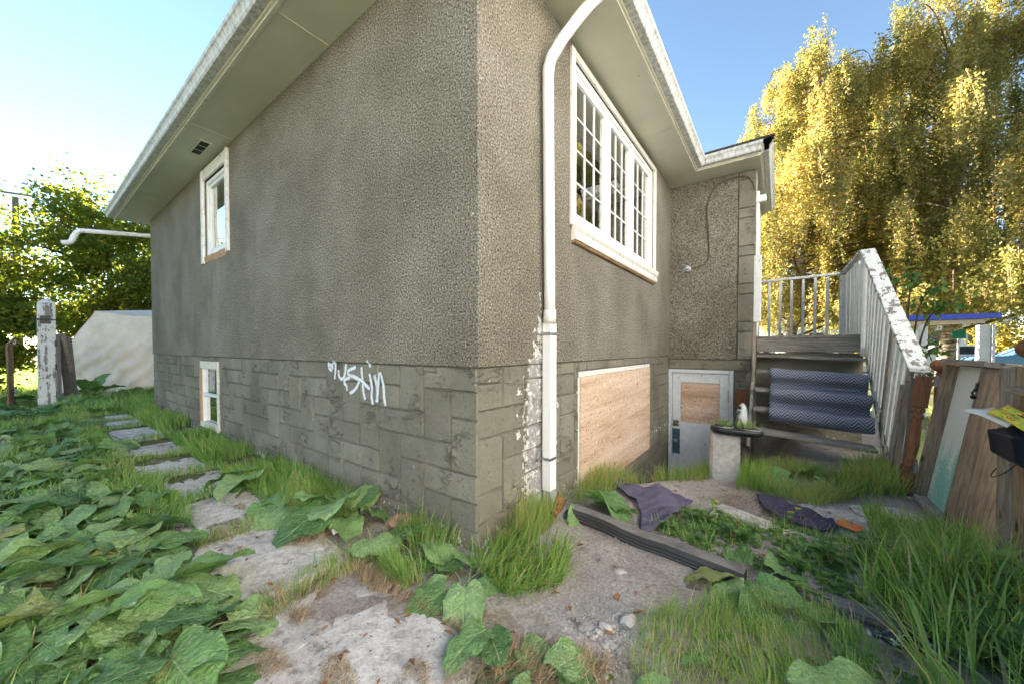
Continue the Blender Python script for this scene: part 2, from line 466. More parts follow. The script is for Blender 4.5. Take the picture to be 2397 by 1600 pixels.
@mat("ground soil")
def _(g):
    P = g.pos()
    x, y, z = g.sep(P)
    f = g.noise(P, 1.8, 7, 0.65)
    dirt = g.ramp(f, [(0.30, (0.25, 0.205, 0.18)), (0.5, (0.43, 0.385, 0.36)), (0.72, (0.58, 0.54, 0.52))])
    fn = g.noise(P, 55, 5, 0.7)
    dirt = g.mix(0.8, dirt, g.ramp(fn, [(0.3, 0.42), (0.7, 1.35)]), 'MULTIPLY')
    dirt = g.mix(g.sm(g.noise(P, 3.6, 6, 0.7), 0.55, 0.68), dirt, (0.17, 0.135, 0.115))
    chip = g.m('LESS_THAN', g.vor(P, 30), g.m('MULTIPLY', g.noise(P, 3.3, 4), 0.30))
    dirt = g.mix(chip, dirt, (0.40, 0.38, 0.36))
    straw = g.sm(g.noise(g.mp(P, (1, 1, 1), (3, 1, 0)), 2.8, 5, 0.65), 0.50, 0.62)
    dirt = g.mix(g.m('MULTIPLY', straw, g.m('MULTIPLY', g.sm(y, 0.15, -0.2), 0.9)), dirt, (0.25, 0.18, 0.105))
    gr = g.ramp(g.noise(P, 7, 6, 0.7), [(0.3, (0.085, 0.10, 0.045)), (0.7, (0.20, 0.215, 0.09))])
    far = g.m('MAXIMUM', g.sm(x, -1.2, -3.0), g.m('MAXIMUM', g.sm(x, 3.0, 3.6), g.m('MAXIMUM', g.sm(y, 9.0, 10.5), g.sm(y, -1.6, -2.2))))
    lawn = g.m('MULTIPLY', far, g.sm(g.noise(P, 2.5, 5), 0.30, 0.44))
    c = g.mix(lawn, dirt, gr)
    h = g.m('ADD', f, g.m('ADD', g.m('MULTIPLY', fn, 0.5), g.m('MULTIPLY', chip, 0.3)))
    return g.prin(c, 0.97, g.bump(h, 0.9, 0.045), 0.1)

@mat("grass blade")
def _(g):
    a = g.attr("tint")
    c = g.ramp(a, [(0.0, (0.10, 0.205, 0.045)), (0.35, (0.175, 0.325, 0.080)), (0.65, (0.27, 0.43, 0.125)), (0.82, (0.39, 0.49, 0.21)), (0.90, (0.40, 0.34, 0.18)), (1.0, (0.58, 0.47, 0.29))])
    tc = g.mix(1.0, c, (1.5, 1.5, 0.7, 1), 'MULTIPLY')
    return g.leafy(c, tc, 0.42, None, 0.5, 0.5)

@mat("straw")
def _(g):
    a = g.attr("tint")
    c = g.ramp(a, [(0.0, (0.16, 0.10, 0.055)), (0.6, (0.36, 0.26, 0.15)), (1.0, (0.52, 0.42, 0.28))])
    return g.prin(c, 0.9, None, 0.15)

@mat("burdock leaf")
def _(g):
    uv = g.sep(g.uv())
    u, v = uv[0], uv[1]
    av = g.m('ABSOLUTE', v)
    rr = g.rnd()
    P = g.obj()
    wob = g.m('MULTIPLY', g.m('SUBTRACT', g.noise(P, 9, 3), 0.5), 0.10)
    mid = g.sm(av, 0.055, 0.012)
    ph = g.m('FRACT', g.m('MULTIPLY', g.m('ADD', g.m('SUBTRACT', u, g.m('MULTIPLY', av, 0.42)), wob), 5.2))
    lat = g.sm(g.m('ABSOLUTE', g.m('SUBTRACT', ph, 0.5)), 0.075, 0.018)
    net = g.sm(g.vor(P, 24, 'DISTANCE_TO_EDGE'), 0.06, 0.0)
    vein = g.m('MAXIMUM', mid, g.m('MULTIPLY', lat, 0.7))
    vein = g.m('MAXIMUM', vein, g.m('MULTIPLY', net, 0.22))
    base = g.ramp(rr, [(0.0, (0.095, 0.205, 0.060)), (0.40, (0.19, 0.36, 0.115)), (0.85, (0.30, 0.475, 0.180)), (0.96, (0.25, 0.37, 0.11)), (1.0, (0.33, 0.34, 0.07))])
    base = g.mix(0.6, base, g.ramp(g.noise(P, 5, 5, 0.65), [(0.3, 0.55), (0.7, 1.25)]), 'MULTIPLY')
    pw = g.sm(g.m('ADD', g.noise(P, 20, 6, 0.72), g.m('MULTIPLY', g.m('SUBTRACT', rr, 0.5), 0.10)), 0.50, 0.72)
    c = g.mix(g.m('MULTIPLY', pw, 0.62), base, (0.47, 0.56, 0.46))
    c = g.mix(g.m('MULTIPLY', vein, 0.60), c, (0.38, 0.50, 0.29))
    hole = g.m('GREATER_THAN', g.noise(P, 13, 4, 0.6), 0.765)
    c = g.mix(hole, c, (0.20, 0.13, 0.05))
    h = g.m('ADD', g.m('MULTIPLY', vein, -0.9), g.m('ADD', g.m('MULTIPLY', g.noise(P, 22, 4), 0.6), g.m('MULTIPLY', g.vor(P, 15), 0.9)))
    nb = g.bump(h, 0.7, 0.016)
    tc = g.mix(1.0, c, (1.4, 1.6, 0.6, 1), 'MULTIPLY')
    return g.leafy(c, tc, 0.55, nb, 0.22, 0.35)

@mat("weed leaf")
def _(g):
    rr = g.attr("tint")
    c = g.ramp(rr, [(0, (0.055, 0.13, 0.035)), (0.6, (0.12, 0.235, 0.065)), (1, (0.20, 0.31, 0.09))])
    tc = g.mix(1.0, c, (1.4, 1.5, 0.6, 1), 'MULTIPLY')
    return g.leafy(c, tc, 0.55, None, 0.3, 0.3)

def treeleaf(name, stops, t=0.4, tmul=(1.6, 1.45, 0.6, 1)):
    @mat(name)
    def _(g):
        a = g.attr("tint")
        c = g.ramp(a, stops)
        tc = g.mix(1.0, c, tmul, 'MULTIPLY')
        return g.leafy(c, tc, 0.55, None, t, 0.25)
treeleaf("birch leaf", [(0, (0.115, 0.145, 0.042)), (0.35, (0.27, 0.265, 0.090)), (0.75, (0.44, 0.385, 0.145)), (0.93, (0.54, 0.48, 0.23)), (1.0, (0.28, 0.13, 0.03))], 0.5, (1.35, 1.25, 0.7, 1))
treeleaf("maple leaf", [(0, (0.045, 0.090, 0.016)), (0.5, (0.110, 0.160, 0.026)), (0.85, (0.21, 0.225, 0.038)), (1.0, (0.27, 0.19, 0.04))], 0.6, (2.0, 1.7, 0.6, 1))
treeleaf("sapling leaf", [(0, (0.03, 0.085, 0.02)), (1, (0.085, 0.17, 0.04))], 0.35)
treeleaf("yellow bush leaf", [(0, (0.16, 0.15, 0.03)), (1, (0.42, 0.34, 0.06))], 0.4)

@mat("birch bark")
def _(g):
    P = g.obj()
    f = g.noise(g.mp(P, (2, 2, 14)), 2, 5, 0.7)
    c = g.ramp(f, [(0.40, (0.05, 0.04, 0.035)), (0.50, (0.34, 0.26, 0.19)), (0.7, (0.52, 0.45, 0.38))])
    return g.prin(c, 0.85, g.bump(f, 0.4, 0.01), 0.15)
@mat("birch limb bark")
def _(g):
    P = g.obj()
    f = g.noise(g.mp(P, (3, 3, 9)), 3, 5, 0.7)
    c = g.ramp(f, [(0.35, (0.045, 0.035, 0.028)), (0.55, (0.15, 0.105, 0.07)), (0.8, (0.26, 0.20, 0.15))])
    return g.prin(c, 0.9, None, 0.1)
plain("birch twig", (0.30, 0.17, 0.10), 0.85, 0.1, 0, 0.25)
plain("twig dark", (0.10, 0.075, 0.055), 0.9, 0.1, 0, 0.25)

@mat("flyer print")
def _(g):
    uv = g.uv()
    d = g.vor(uv, 5.5)
    ring = g.m('LESS_THAN', g.m('ABSOLUTE', g.m('SUBTRACT', d, 0.22)), 0.09)
    c = g.ramp(g.noise(uv, 4, 3), [(0.40, (0.76, 0.62, 0.03)), (0.56, (0.60, 0.62, 0.05)), (0.64, (0.12, 0.32, 0.05))])
    c = g.mix(ring, c, (0.52, 0.05, 0.02))
    return g.prin(c, 0.35, None, 0.4)

@mat("orange card")
def _(g):
    f = g.noise(g.obj(), 12, 4)
    c = g.ramp(f, [(0.35, (0.75, 0.30, 0.07)), (0.55, (0.72, 0.13, 0.05)), (0.75, (0.80, 0.45, 0.25))])
    return g.prin(c, 0.5, None, 0.3)
# ------------------------------------------------------------------ mesh helpers
def wloc(o):
    v = Vector((0, 0, 0))
    while o:
        v += o.location
        o = o.parent
    return v

class MB:
    def __init__(s):
        s.v, s.f, s.uv = [], [], {}
    def add(s, vs, fs):
        b = len(s.v)
        s.v += [tuple(p) for p in vs]
        s.f += [tuple(b + i for i in f) for f in fs]
        return s
    def box(s, x0, x1, y0, y1, z0, z1):
        return s.hexa([(x0, y0, z0), (x1, y0, z0), (x1, y1, z0), (x0, y1, z0), (x0, y0, z1), (x1, y0, z1), (x1, y1, z1), (x0, y1, z1)])
    def hexa(s, p):
        return s.add(p, [(3, 2, 1, 0), (4, 5, 6, 7), (0, 1, 5, 4), (1, 2, 6, 5), (2, 3, 7, 6), (3, 0, 4, 7)])
    def beam(s, a, b, w, h, up=(0, 0, 1)):
        """rectangular bar from a to b: w across, h along up"""
        a, b = Vector(a), Vector(b)
        d = (b - a).normalized()
        side = d.cross(Vector(up))
        if side.length < 1e-4: side = d.cross(Vector((0, 1, 0)))
        side.normalize()
        u = side.cross(d).normalized()
        o = [(-w / 2, -h / 2), (w / 2, -h / 2), (w / 2, h / 2), (-w / 2, h / 2)]
        return s.add([a + side * i + u * j for i, j in o] + [b + side * i + u * j for i, j in o],
                     [(0, 1, 2, 3), (7, 6, 5, 4), (0, 4, 5, 1), (1, 5, 6, 2), (2, 6, 7, 3), (3, 7, 4, 0)])
    def tube(s, pts, rad, n=8, cap=True, squash=None):
        pts = [Vector(p) for p in pts]
        if isinstance(rad, (int, float)): rad = [rad] * len(pts)
        b = len(s.v)
        prev = None
        for i, p in enumerate(pts):
            d = (pts[min(i + 1, len(pts) - 1)] - pts[max(i - 1, 0)]).normalized()
            if prev is None:
                ref = Vector((0, 0, 1)) if abs(d.z) < 0.9 else Vector((1, 0, 0))
                a = d.cross(ref).normalized()
            else:
                a = (prev - d * prev.dot(d)).normalized()
            prev = a
            c = d.cross(a)
            for k in range(n):
                t = 2 * math.pi * k / n
                s.v.append(tuple(p + (a * math.cos(t) + c * math.sin(t)) * rad[i]))
        for i in range(len(pts) - 1):
            for k in range(n):
                k2 = (k + 1) % n
                s.f.append((b + i * n + k, b + i * n + k2, b + (i + 1) * n + k2, b + (i + 1) * n + k))
        if cap:
            s.f.append(tuple(b + k for k in range(n))[::-1])
            s.f.append(tuple(b + (len(pts) - 1) * n + k for k in range(n)))
        return s
    def profile(s, prof, path, closed=True):
        """sweep: prof maps a path index to a list of points; path is the count"""
        b = len(s.v)
        m_ = len(prof(0))
        for i in range(path):
            s.v += [tuple(p) for p in prof(i)]
        for i in range(path - 1):
            for k in range(m_ if closed else m_ - 1):
                k2 = (k + 1) % m_
                s.f.append((b + i * m_ + k, b + i * m_ + k2, b + (i + 1) * m_ + k2, b + (i + 1) * m_ + k))
        if closed:
            s.f.append(tuple(b + k for k in range(m_))[::-1])
            s.f.append(tuple(b + (path - 1) * m_ + k for k in range(m_)))
        return s
    def lathe(s, prof, c=(0, 0, 0), n=20):
        b = len(s.v)
        for r, z in prof:
            for k in range(n):
                t = 2 * math.pi * k / n
                s.v.append((c[0] + r * math.cos(t), c[1] + r * math.sin(t), c[2] + z))
        for i in range(len(prof) - 1):
            for k in range(n):
                k2 = (k + 1) % n
                s.f.append((b + i * n + k, b + i * n + k2, b + (i + 1) * n + k2, b + (i + 1) * n + k))
        s.f.append(tuple(b + k for k in range(n))[::-1])
        s.f.append(tuple(b + (len(prof) - 1) * n + k for k in range(n)))
        return s
    def build(s, name, m, parent=None, loc=None, smooth=False, bevel=0.0, rough=0.0, seg=1, tag=None):
        off = wloc(parent) if parent else Vector((0, 0, 0))
        vs = [tuple(Vector(p) - off) for p in s.v]
        own = Vector((0, 0, 0))
        if loc is not None:
            own = Vector(loc) - off
            vs = [tuple(Vector(p) - own) for p in vs]
        me = bpy.data.meshes.new(name)
        me.from_pydata(vs, [], s.f)
        if bevel:
            bm = bmesh.new()
            bm.from_mesh(me)
            bmesh.ops.recalc_face_normals(bm, faces=bm.faces)
            bmesh.ops.bevel(bm, geom=list(bm.edges), offset=bevel, segments=seg, affect='EDGES', clamp_overlap=True)
            if rough:
                for v in bm.verts:
                    v.co += Vector((random.uniform(-rough, rough), random.uniform(-rough, rough), random.uniform(-rough, rough)))
            bm.to_mesh(me)
            bm.free()
        else:
            bm = bmesh.new(); bm.from_mesh(me)
            bmesh.ops.recalc_face_normals(bm, faces=bm.faces)
            bm.to_mesh(me); bm.free()
        if smooth:
            me.polygons.foreach_set("use_smooth", [True] * len(me.polygons))
        me.materials.append(MATS[m])
        o = bpy.data.objects.new(name, me)
        COL.objects.link(o)
        if parent: o.parent = parent
        o.location = own
        if tag: label(o, *tag)
        return o

def label(o, lab=None, cat=None, group=None, kind=None):
    if lab: o["label"] = lab
    if cat: o["category"] = cat
    if group: o["group"] = group
    if kind: o["kind"] = kind
    return o

def thing(name, lab, cat, loc=(0, 0, 0), group=None, kind=None):
    o = bpy.data.objects.new(name, None)
    o.empty_display_size = 0.1
    COL.objects.link(o)
    o.location = loc
    return label(o, lab, cat, group, kind)

def npmesh(name, verts, quads, m, parent=None, tint=None, uv=None, smooth=False, kind=None, tris=None):
    """numpy mesh in world coordinates; quads (n,4), tris (n,3)"""
    off = np.array(wloc(parent)) if parent else np.zeros(3)
    me = bpy.data.meshes.new(name)
    verts = np.asarray(verts, dtype=np.float32) - off.astype(np.float32)
    nq = 0 if quads is None else len(quads)
    nt = 0 if tris is None else len(tris)
    me.vertices.add(len(verts))
    me.vertices.foreach_set("co", verts.ravel())
    idx = np.concatenate([x.ravel() for x in (quads, tris) if x is not None]).astype(np.int32)
    me.loops.add(len(idx))
    me.loops.foreach_set("vertex_index", idx)
    me.polygons.add(nq + nt)
    st = np.concatenate([np.arange(nq) * 4, nq * 4 + np.arange(nt) * 3]).astype(np.int32)
    me.polygons.foreach_set("loop_start", st)
    if tint is not None:
        a = me.attributes.new("tint", 'FLOAT', 'POINT')
        a.data.foreach_set("value", np.asarray(tint, dtype=np.float32))
    if uv is not None:
        l = me.uv_layers.new(name="UVMap")
        l.data.foreach_set("uv", np.asarray(uv, dtype=np.float32)[idx].ravel())
    if smooth:
        me.polygons.foreach_set("use_smooth", np.ones(nq + nt, dtype=bool))
    me.update(calc_edges=True)
    me.validate()
    me.materials.append(MATS[m])
    o = bpy.data.objects.new(name, me)
    COL.objects.link(o)
    if parent: o.parent = parent
    if kind: o["kind"] = kind
    return o

def vnoise(x, y, seed=0):
    x = np.asarray(x, dtype=float); y = np.asarray(y, dtype=float)
    xi = np.floor(x).astype(np.int64); yi = np.floor(y).astype(np.int64)
    xf, yf = x - xi, y - yi
    def h(a, b):
        n = (a * 374761393 + b * 668265263 + seed * 974711) & 0x7fffffff
        n = ((n ^ (n >> 13)) * 1274126177) & 0x7fffffff
        return ((n ^ (n >> 16)) & 0xffff) / 65535.0
    u, v = xf * xf * (3 - 2 * xf), yf * yf * (3 - 2 * yf)
    return (h(xi, yi) * (1 - u) + h(xi + 1, yi) * u) * (1 - v) + (h(xi, yi + 1) * (1 - u) + h(xi + 1, yi + 1) * u) * v

def sstep(a, b, x):
    t = np.clip((np.asarray(x, dtype=float) - a) / (b - a), 0, 1)
    return t * t * (3 - 2 * t)

# ------------------------------------------------------------------ ground
def gz(x, y):
    x = np.asarray(x, dtype=float); y = np.asarray(y, dtype=float)
    near = np.exp(-((x + 2) ** 2 + y ** 2) / 300.0)
    z = near * (0.05 * (vnoise(x * 0.9, y * 0.9, 1) - 0.5) + 0.022 * (vnoise(x * 4, y * 4, 2) - 0.5) + 0.012 * (vnoise(x * 11, y * 11, 3) - 0.5))
    edge = 1.78 + np.maximum(0, x - 0.42) * 1.35
    drop = sstep(0, 0.85, y - edge) * sstep(1.75, 1.25, x) * sstep(-0.5, -0.1, x) * sstep(5.6, 5.2, y)
    z = z - 1.08 * drop
    # gentle mound along the bed between the two black pipes
    z = z + 0.06 * np.exp(-((y - 1.15) / 0.35) ** 2) * sstep(0.7, 1.2, x) * sstep(2.6, 2.0, x)
    return z
def gzf(x, y): return float(gz(x, y))

def axis(parts):
    out = []
    for a, b, st in parts:
        out += list(np.arange(a, b, st))
    out.append(parts[-1][1])
    return np.array(out)
gxs = axis([(-420, -60, 40), (-60, -16, 3), (-16, -9, 0.35), (-9, -0.6, 0.09), (-0.6, 3.4, 0.05), (3.4, 12, 0.5), (12, 60, 4), (60, 420, 40)])
gys = axis([(-420, -60, 40), (-60, -6, 3), (-6, -3, 0.3), (-3, -1.4, 0.1), (-1.4, 3.2, 0.05), (3.2, 6.2, 0.1), (6.2, 20, 0.6), (20, 60, 4), (60, 420, 40)])
GX, GY = np.meshgrid(gxs, gys)
gv = np.stack([GX, GY, gz(GX, GY)], -1).reshape(-1, 3)
nx_, ny_ = len(gxs), len(gys)
ii, jj = np.meshgrid(np.arange(nx_ - 1), np.arange(ny_ - 1))
b_ = (jj * nx_ + ii).ravel()
ground = npmesh("ground", gv, np.stack([b_, b_ + 1, b_ + nx_ + 1, b_ + nx_], 1), "ground soil", smooth=True, kind="structure")

# street beyond the neighbour's frame
rd = MB(); rd.add([(-60, 21.5, 0.02), (120, 21.5, 0.02), (120, 36, 0.02), (-60, 36, 0.02)], [(0, 1, 2, 3)])
rd.build("road", "asphalt")["kind"] = "structure"
MB().box(-60, 120, 20.9, 21.5, -0.05, 0.14).build("kerb", "kerb concrete", bevel=0.02)["kind"] = "structure"

# ------------------------------------------------------------------ house
house = thing("house", "grey stucco house with a stone patterned base and wide pale eaves", "house", (-4.6, 5.0, 0))

def wall_face(P, u0, u1, z0, z1, holes, depth, mb):
    """P(u,z,d) gives a point; holes (u0,u1,z0,z1); reveals go in by depth"""
    us = sorted({u0, u1, *[h[0] for h in holes], *[h[1] for h in holes]})
    zs = sorted({z0, z1, *[h[2] for h in holes], *[h[3] for h in holes]})
    for a, b in zip(us, us[1:]):
        for c, d in zip(zs, zs[1:]):
            um, zm = (a + b) / 2, (c + d) / 2
            if any(h[0] < um < h[1] and h[2] < zm < h[3] for h in holes): continue
            mb.add([P(a, c, 0), P(b, c, 0), P(b, d, 0), P(a, d, 0)], [(0, 1, 2, 3)])
    for h in holes:
        a, b, c, d = h
        for q in ([(a, c), (b, c)], [(b, c), (b, d)], [(b, d), (a, d)], [(a, d), (a, c)]):
            (p, r), (s_, t) = q
            mb.add([P(p, r, 0), P(s_, t, 0), P(s_, t, depth), P(p, r, depth)], [(0, 1, 2, 3)])

ST = 0.014                                  # stucco stands this much proud of the stone band
PA = lambda u, z, d: (u, -ST + d, z)        # long wall y = 0
PB = lambda u, z, d: (ST - d, u, z)         # window wall x = 0
PC = lambda u, z, d: (u, 4.98 - ST + d, z)  # porch wall y = 4.98
HL = 9.2
WA = (-5.46, -4.46, 2.66, 3.90)
WB = (1.27, 3.88, 2.43, 3.92)
mb = MB()
wall_face(PA, -HL, ST, 1.185, 4.06, [WA], 0.16, mb)
mb.add([PA(-HL, 1.185, 0), PA(ST, 1.185, 0), PA(ST - .02, 1.185, 0.05), PA(-HL, 1.185, 0.05)], [(0, 1, 2, 3)])
mb.add([PA(-HL, 1.185, 0), PA(-HL, 4.06, 0), PA(-HL, 4.06, 9), PA(-HL, 1.185, 9)], [(0, 1, 2, 3)])
wallA = mb.build("stucco_wall", "stucco", house)
mb = MB()
wall_face(PB, -ST, 4.98, 1.185, 4.06, [WB], 0.16, mb)
mb.add([PB(-ST, 1.185, 0), PB(4.98, 1.185, 0), PB(4.98, 1.185, 0.05), PB(-ST, 1.185, 0.05)], [(0, 1, 2, 3)])
wallB = mb.build("stucco_wall", "stucco", house)
mb = MB()
wall_face(PC, 0.0, 1.0, 1.13, 4.06, [], 0.1, mb)
mb.add([PC(0, 1.13, 0), PC(1.0, 1.13, 0), PC(1.0, 1.13, 0.05), PC(0, 1.13, 0.05)], [(0, 1, 2, 3)])
wallC = mb.build("porch_wall", "stucco", house)
MB().box(1.02, 1.22, 5.02, 7.3, -1.2, 4.06).build("porch_wall", "stucco", house)
MB().box(-9.2, 1.02, 9.0, 9.12, -0.3, 4.06).build("rear_wall", "stucco", house)
MB().box(0.02, 1.0, 7.18, 7.3, -1.2, 4.06).build("rear_wall", "stucco", house)

# foundation: backing wall, individual stone patterned blocks on it
def herring(u0, u1, z0, z1, cu, cz, oi=0, oj=0):
    out = []
    for i in range(int(u0 / cu) - 6, int(u1 / cu) + 6):
        for j in range(int(z0 / cz) - 6, int(z1 / cz) + 8):
            f = (i + j) % 4
            if f == 0: out.append((i * cu + oi, (i + 2) * cu + oi, j * cz + oj, (j + 1) * cz + oj))
            elif f == 2: out.append((i * cu + oi, (i + 1) * cu + oi, j * cz + oj, (j + 2) * cz + oj))
    res = []
    for a, b, c, d in out:
        a, b, c, d = max(a, u0), min(b, u1), max(c, z0), min(d, z1)
        if b - a > 0.025 and d - c > 0.025: res.append((a, b, c, d))
    return res
def cut(rects, hole):
    h0, h1, h2, h3 = hole
    out = []
    for a, b, c, d in rects:
        if b <= h0 or a >= h1 or d <= h2 or c >= h3:
            out.append((a, b, c, d)); continue
        if a < h0: out.append((a, h0, c, d))
        if b > h1: out.append((h1, b, c, d))
        a2, b2 = max(a, h0), min(b, h1)
        if c < h2: out.append((a2, b2, c, h2))
        if d > h3: out.append((a2, b2, h3, d))
    return [r for r in out if r[1] - r[0] > 0.02 and r[3] - r[2] > 0.02]
def stone(P, r, parent, gap=0.0055, th=0.017):
    a, b, c, d = r
    a += gap; b -= gap; c += gap; d -= gap
    a += random.uniform(-.003, .002); b -= random.uniform(-.003, .002); c += random.uniform(-.003, .002); d -= random.uniform(-.003, .002)
    e = random.uniform(0.005, 0.010)
    k = random.uniform(-0.0022, 0.0022)
    j = lambda: random.uniform(-0.0035, 0.0035)
    nu = max(1, min(4, int((b - a) / 0.12))); nz = max(1, min(3, int((d - c) / 0.12)))
    vs, fs = [], []
    us = [a, a + e] + [a + e + (b - a - 2 * e) * t / nu for t in range(1, nu)] + [b - e, b]
    zs = [c, c + e] + [c + e + (d - c - 2 * e) * t / nz for t in range(1, nz)] + [d - e, d]
    W = len(us)
    for zi, z in enumerate(zs):
        for ui, u in enumerate(us):
            rim = ui in (0, W - 1) or zi in (0, len(zs) - 1)
            dd = 0.0 if rim else -(th + k + j())
            vs.append(P(u + j() * 0.6, z + j() * 0.6, dd))
    for zi in range(len(zs) - 1):
        for ui in range(W - 1):
            q = zi * W + ui
            fs.append((q, q + 1, q + W + 1, q + W))
    m_ = MB(); m_.add(vs, fs)
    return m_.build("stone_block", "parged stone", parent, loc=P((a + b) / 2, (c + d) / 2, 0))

FA = lambda u, z, d: (u, 0.012 + d, z)
FB = lambda u, z, d: (-0.012 - d, u, z)
FC = lambda u, z, d: (u, 4.98 + 0.012 + d, z)
BWA = (-5.82, -4.95, 0.10, 1.115)
BRD = (1.43, 3.76, -0.20, 1.085)
DOOR = (0.0, 0.965, -1.25, 0.955)
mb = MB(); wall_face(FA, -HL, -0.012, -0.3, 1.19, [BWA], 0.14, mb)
fA = mb.build("foundation_wall", "shaded groove", house)
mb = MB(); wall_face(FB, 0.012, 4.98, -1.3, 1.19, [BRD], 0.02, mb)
fB = mb.build("foundation_wall", "shaded groove", house)
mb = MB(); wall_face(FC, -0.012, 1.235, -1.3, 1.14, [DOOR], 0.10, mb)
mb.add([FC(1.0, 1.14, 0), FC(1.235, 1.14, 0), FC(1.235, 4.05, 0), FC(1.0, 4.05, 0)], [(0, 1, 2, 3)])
fC = mb.build("foundation_wall", "shaded groove", house)
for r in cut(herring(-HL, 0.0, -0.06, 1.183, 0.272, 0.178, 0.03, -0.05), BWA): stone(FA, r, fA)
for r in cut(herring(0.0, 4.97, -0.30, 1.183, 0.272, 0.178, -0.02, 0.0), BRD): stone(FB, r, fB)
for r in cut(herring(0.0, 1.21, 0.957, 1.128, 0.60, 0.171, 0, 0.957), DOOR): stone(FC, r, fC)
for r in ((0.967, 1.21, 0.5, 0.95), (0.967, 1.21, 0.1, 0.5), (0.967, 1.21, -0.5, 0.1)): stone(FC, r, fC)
z = 1.13
k = 0
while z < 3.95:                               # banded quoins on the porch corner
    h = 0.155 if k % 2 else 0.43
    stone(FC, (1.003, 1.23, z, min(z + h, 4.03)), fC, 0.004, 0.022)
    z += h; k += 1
MB().box(1.235, 1.242, 4.985, 5.04, 1.14, 4.0).build("corner_bead", "trim paint", house)

# graffiti on the stone band
gr = {
 'a': [(-1.832, 1.175), (-1.826, 1.123), (-1.76, 1.103), (-1.717, 1.123)], 'a2': [(-1.83, 1.15), (-1.77, 1.145), (-1.72, 1.178), (-1.709, 1.141), (-1.725, 1.025)], 'a3': [(-1.80, 1.16), (-1.75, 1.12)],
 'u': [(-1.66, 1.11), (-1.647, 1.055), (-1.606, 1.031), (-1.565, 1.051), (-1.543, 1.103), (-1.529, 1.168)],
 's': [(-1.374, 1.144), (-1.438, 1.128), (-1.497, 1.105), (-1.484, 1.073), (-1.4, 1.059), (-1.331, 1.034), (-1.351, 0.988), (-1.408, 0.942), (-1.473, 0.917)],
 's2': [(-1.465, 1.052), (-1.545, 1.031), (-1.559, 0.997), (-1.525, 0.978), (-1.516, 0.935)],
 't': [(-1.287, 1.147), (-1.281, 1.092), (-1.27, 1.024), (-1.259, 0.942), (-1.236, 0.879)],
 't2': [(-1.42, 1.068), (-1.375, 1.057), (-1.294, 1.036), (-1.228, 1.002), (-1.17, 0.972)],
 'i': [(-1.168, 1.096), (-1.152, 1.044), (-1.135, 0.984), (-1.142, 0.917), (-1.125, 0.848)],
 'i2': [(-1.184, 1.204), (-1.167, 1.18), (-1.156, 1.151)],
 'n': [(-1.1, 1.089), (-1.083, 1.047), (-1.067, 0.989), (-1.062, 0.93), (-1.074, 0.873)],
 'n2': [(-1.063, 0.88), (-1.05, 0.99), (-1.038, 1.076), (-1.021, 1.102), (-1.0, 1.077), (-0.974, 0.995), (-0.969, 0.93), (-0.954, 0.854)],
}
def crom(pts, n=5):
    pts = [np.array(p, dtype=float) for p in pts]
    P = [2 * pts[0] - pts[1]] + pts + [2 * pts[-1] - pts[-2]]
    out = []
    for i in range(1, len(P) - 2):
        for t in np.linspace(0, 1, n, endpoint=False):
            a, b, c, d = P[i - 1], P[i], P[i + 1], P[i + 2]
            out.append(0.5 * ((2 * b) + (c - a) * t + (2 * a - 5 * b + 4 * c - d) * t * t + (3 * b - a - 3 * c + d) * t ** 3))
    out.append(pts[-1])
    return out
def ribbons(strokes, width, y, name, m, parent):
    V, Q, U = [], [], []
    for n_, st in enumerate(strokes.values()):
        c = crom(st)
        b = len(V)
        for i, p in enumerate(c):
            d = c[min(i + 1, len(c) - 1)] - c[max(i - 1, 0)]
            d = d / (np.linalg.norm(d) + 1e-9)
            nrm = np.array([-d[1], d[0]])
            w = width * (0.85 + 0.3 * random.random())
            for k, sgn in enumerate((-1, -0.4, 0.4, 1)):
                q = p + nrm * w * sgn
                V.append((q[0], y - n_ * 0.0004 - (ST if q[1] > 1.185 else 0) , q[1])); U.append((i * 0.1, sgn))
        for i in range(len(c) - 1):
            for k in range(3):
                Q.append((b + i * 4 + k, b + i * 4 + k + 1, b + i * 4 + k + 5, b + i * 4 + k + 4))
    return npmesh(name, np.array(V), np.array(Q), m, parent, uv=np.array(U))
ribbons(gr, 0.031, -0.009, "graffiti", "spray mist", house)["label"] = "white spray painted name scrawled on the stone base"

# ---- windows
def frame_bars(P, a, b, c, d, w, d0, d1, mb):
    """rectangular ring a..b x c..d of width w between depths d0 and d1"""
    def bx(u0, u1, z0, z1):
        p = [P(u0, z0, d0), P(u1, z0, d0), P(u1, z0, d1), P(u0, z0, d1), P(u0, z1, d0), P(u1, z1, d0), P(u1, z1, d1), P(u0, z1, d1)]
        mb.hexa(p)
    bx(a, a + w, c, d); bx(b - w, b, c, d)
    bx(a + w, b - w, c, c + w); bx(a + w, b - w, d - w, d)
def slabq(P, a, b, c, d, d0, d1):
    m_ = MB()
    m_.hexa([P(a, c, d0), P(b, c, d0), P(b, c, d1), P(a, c, d1), P(a, d, d0), P(b, d, d0), P(b, d, d1), P(a, d, d1)])
    return m_

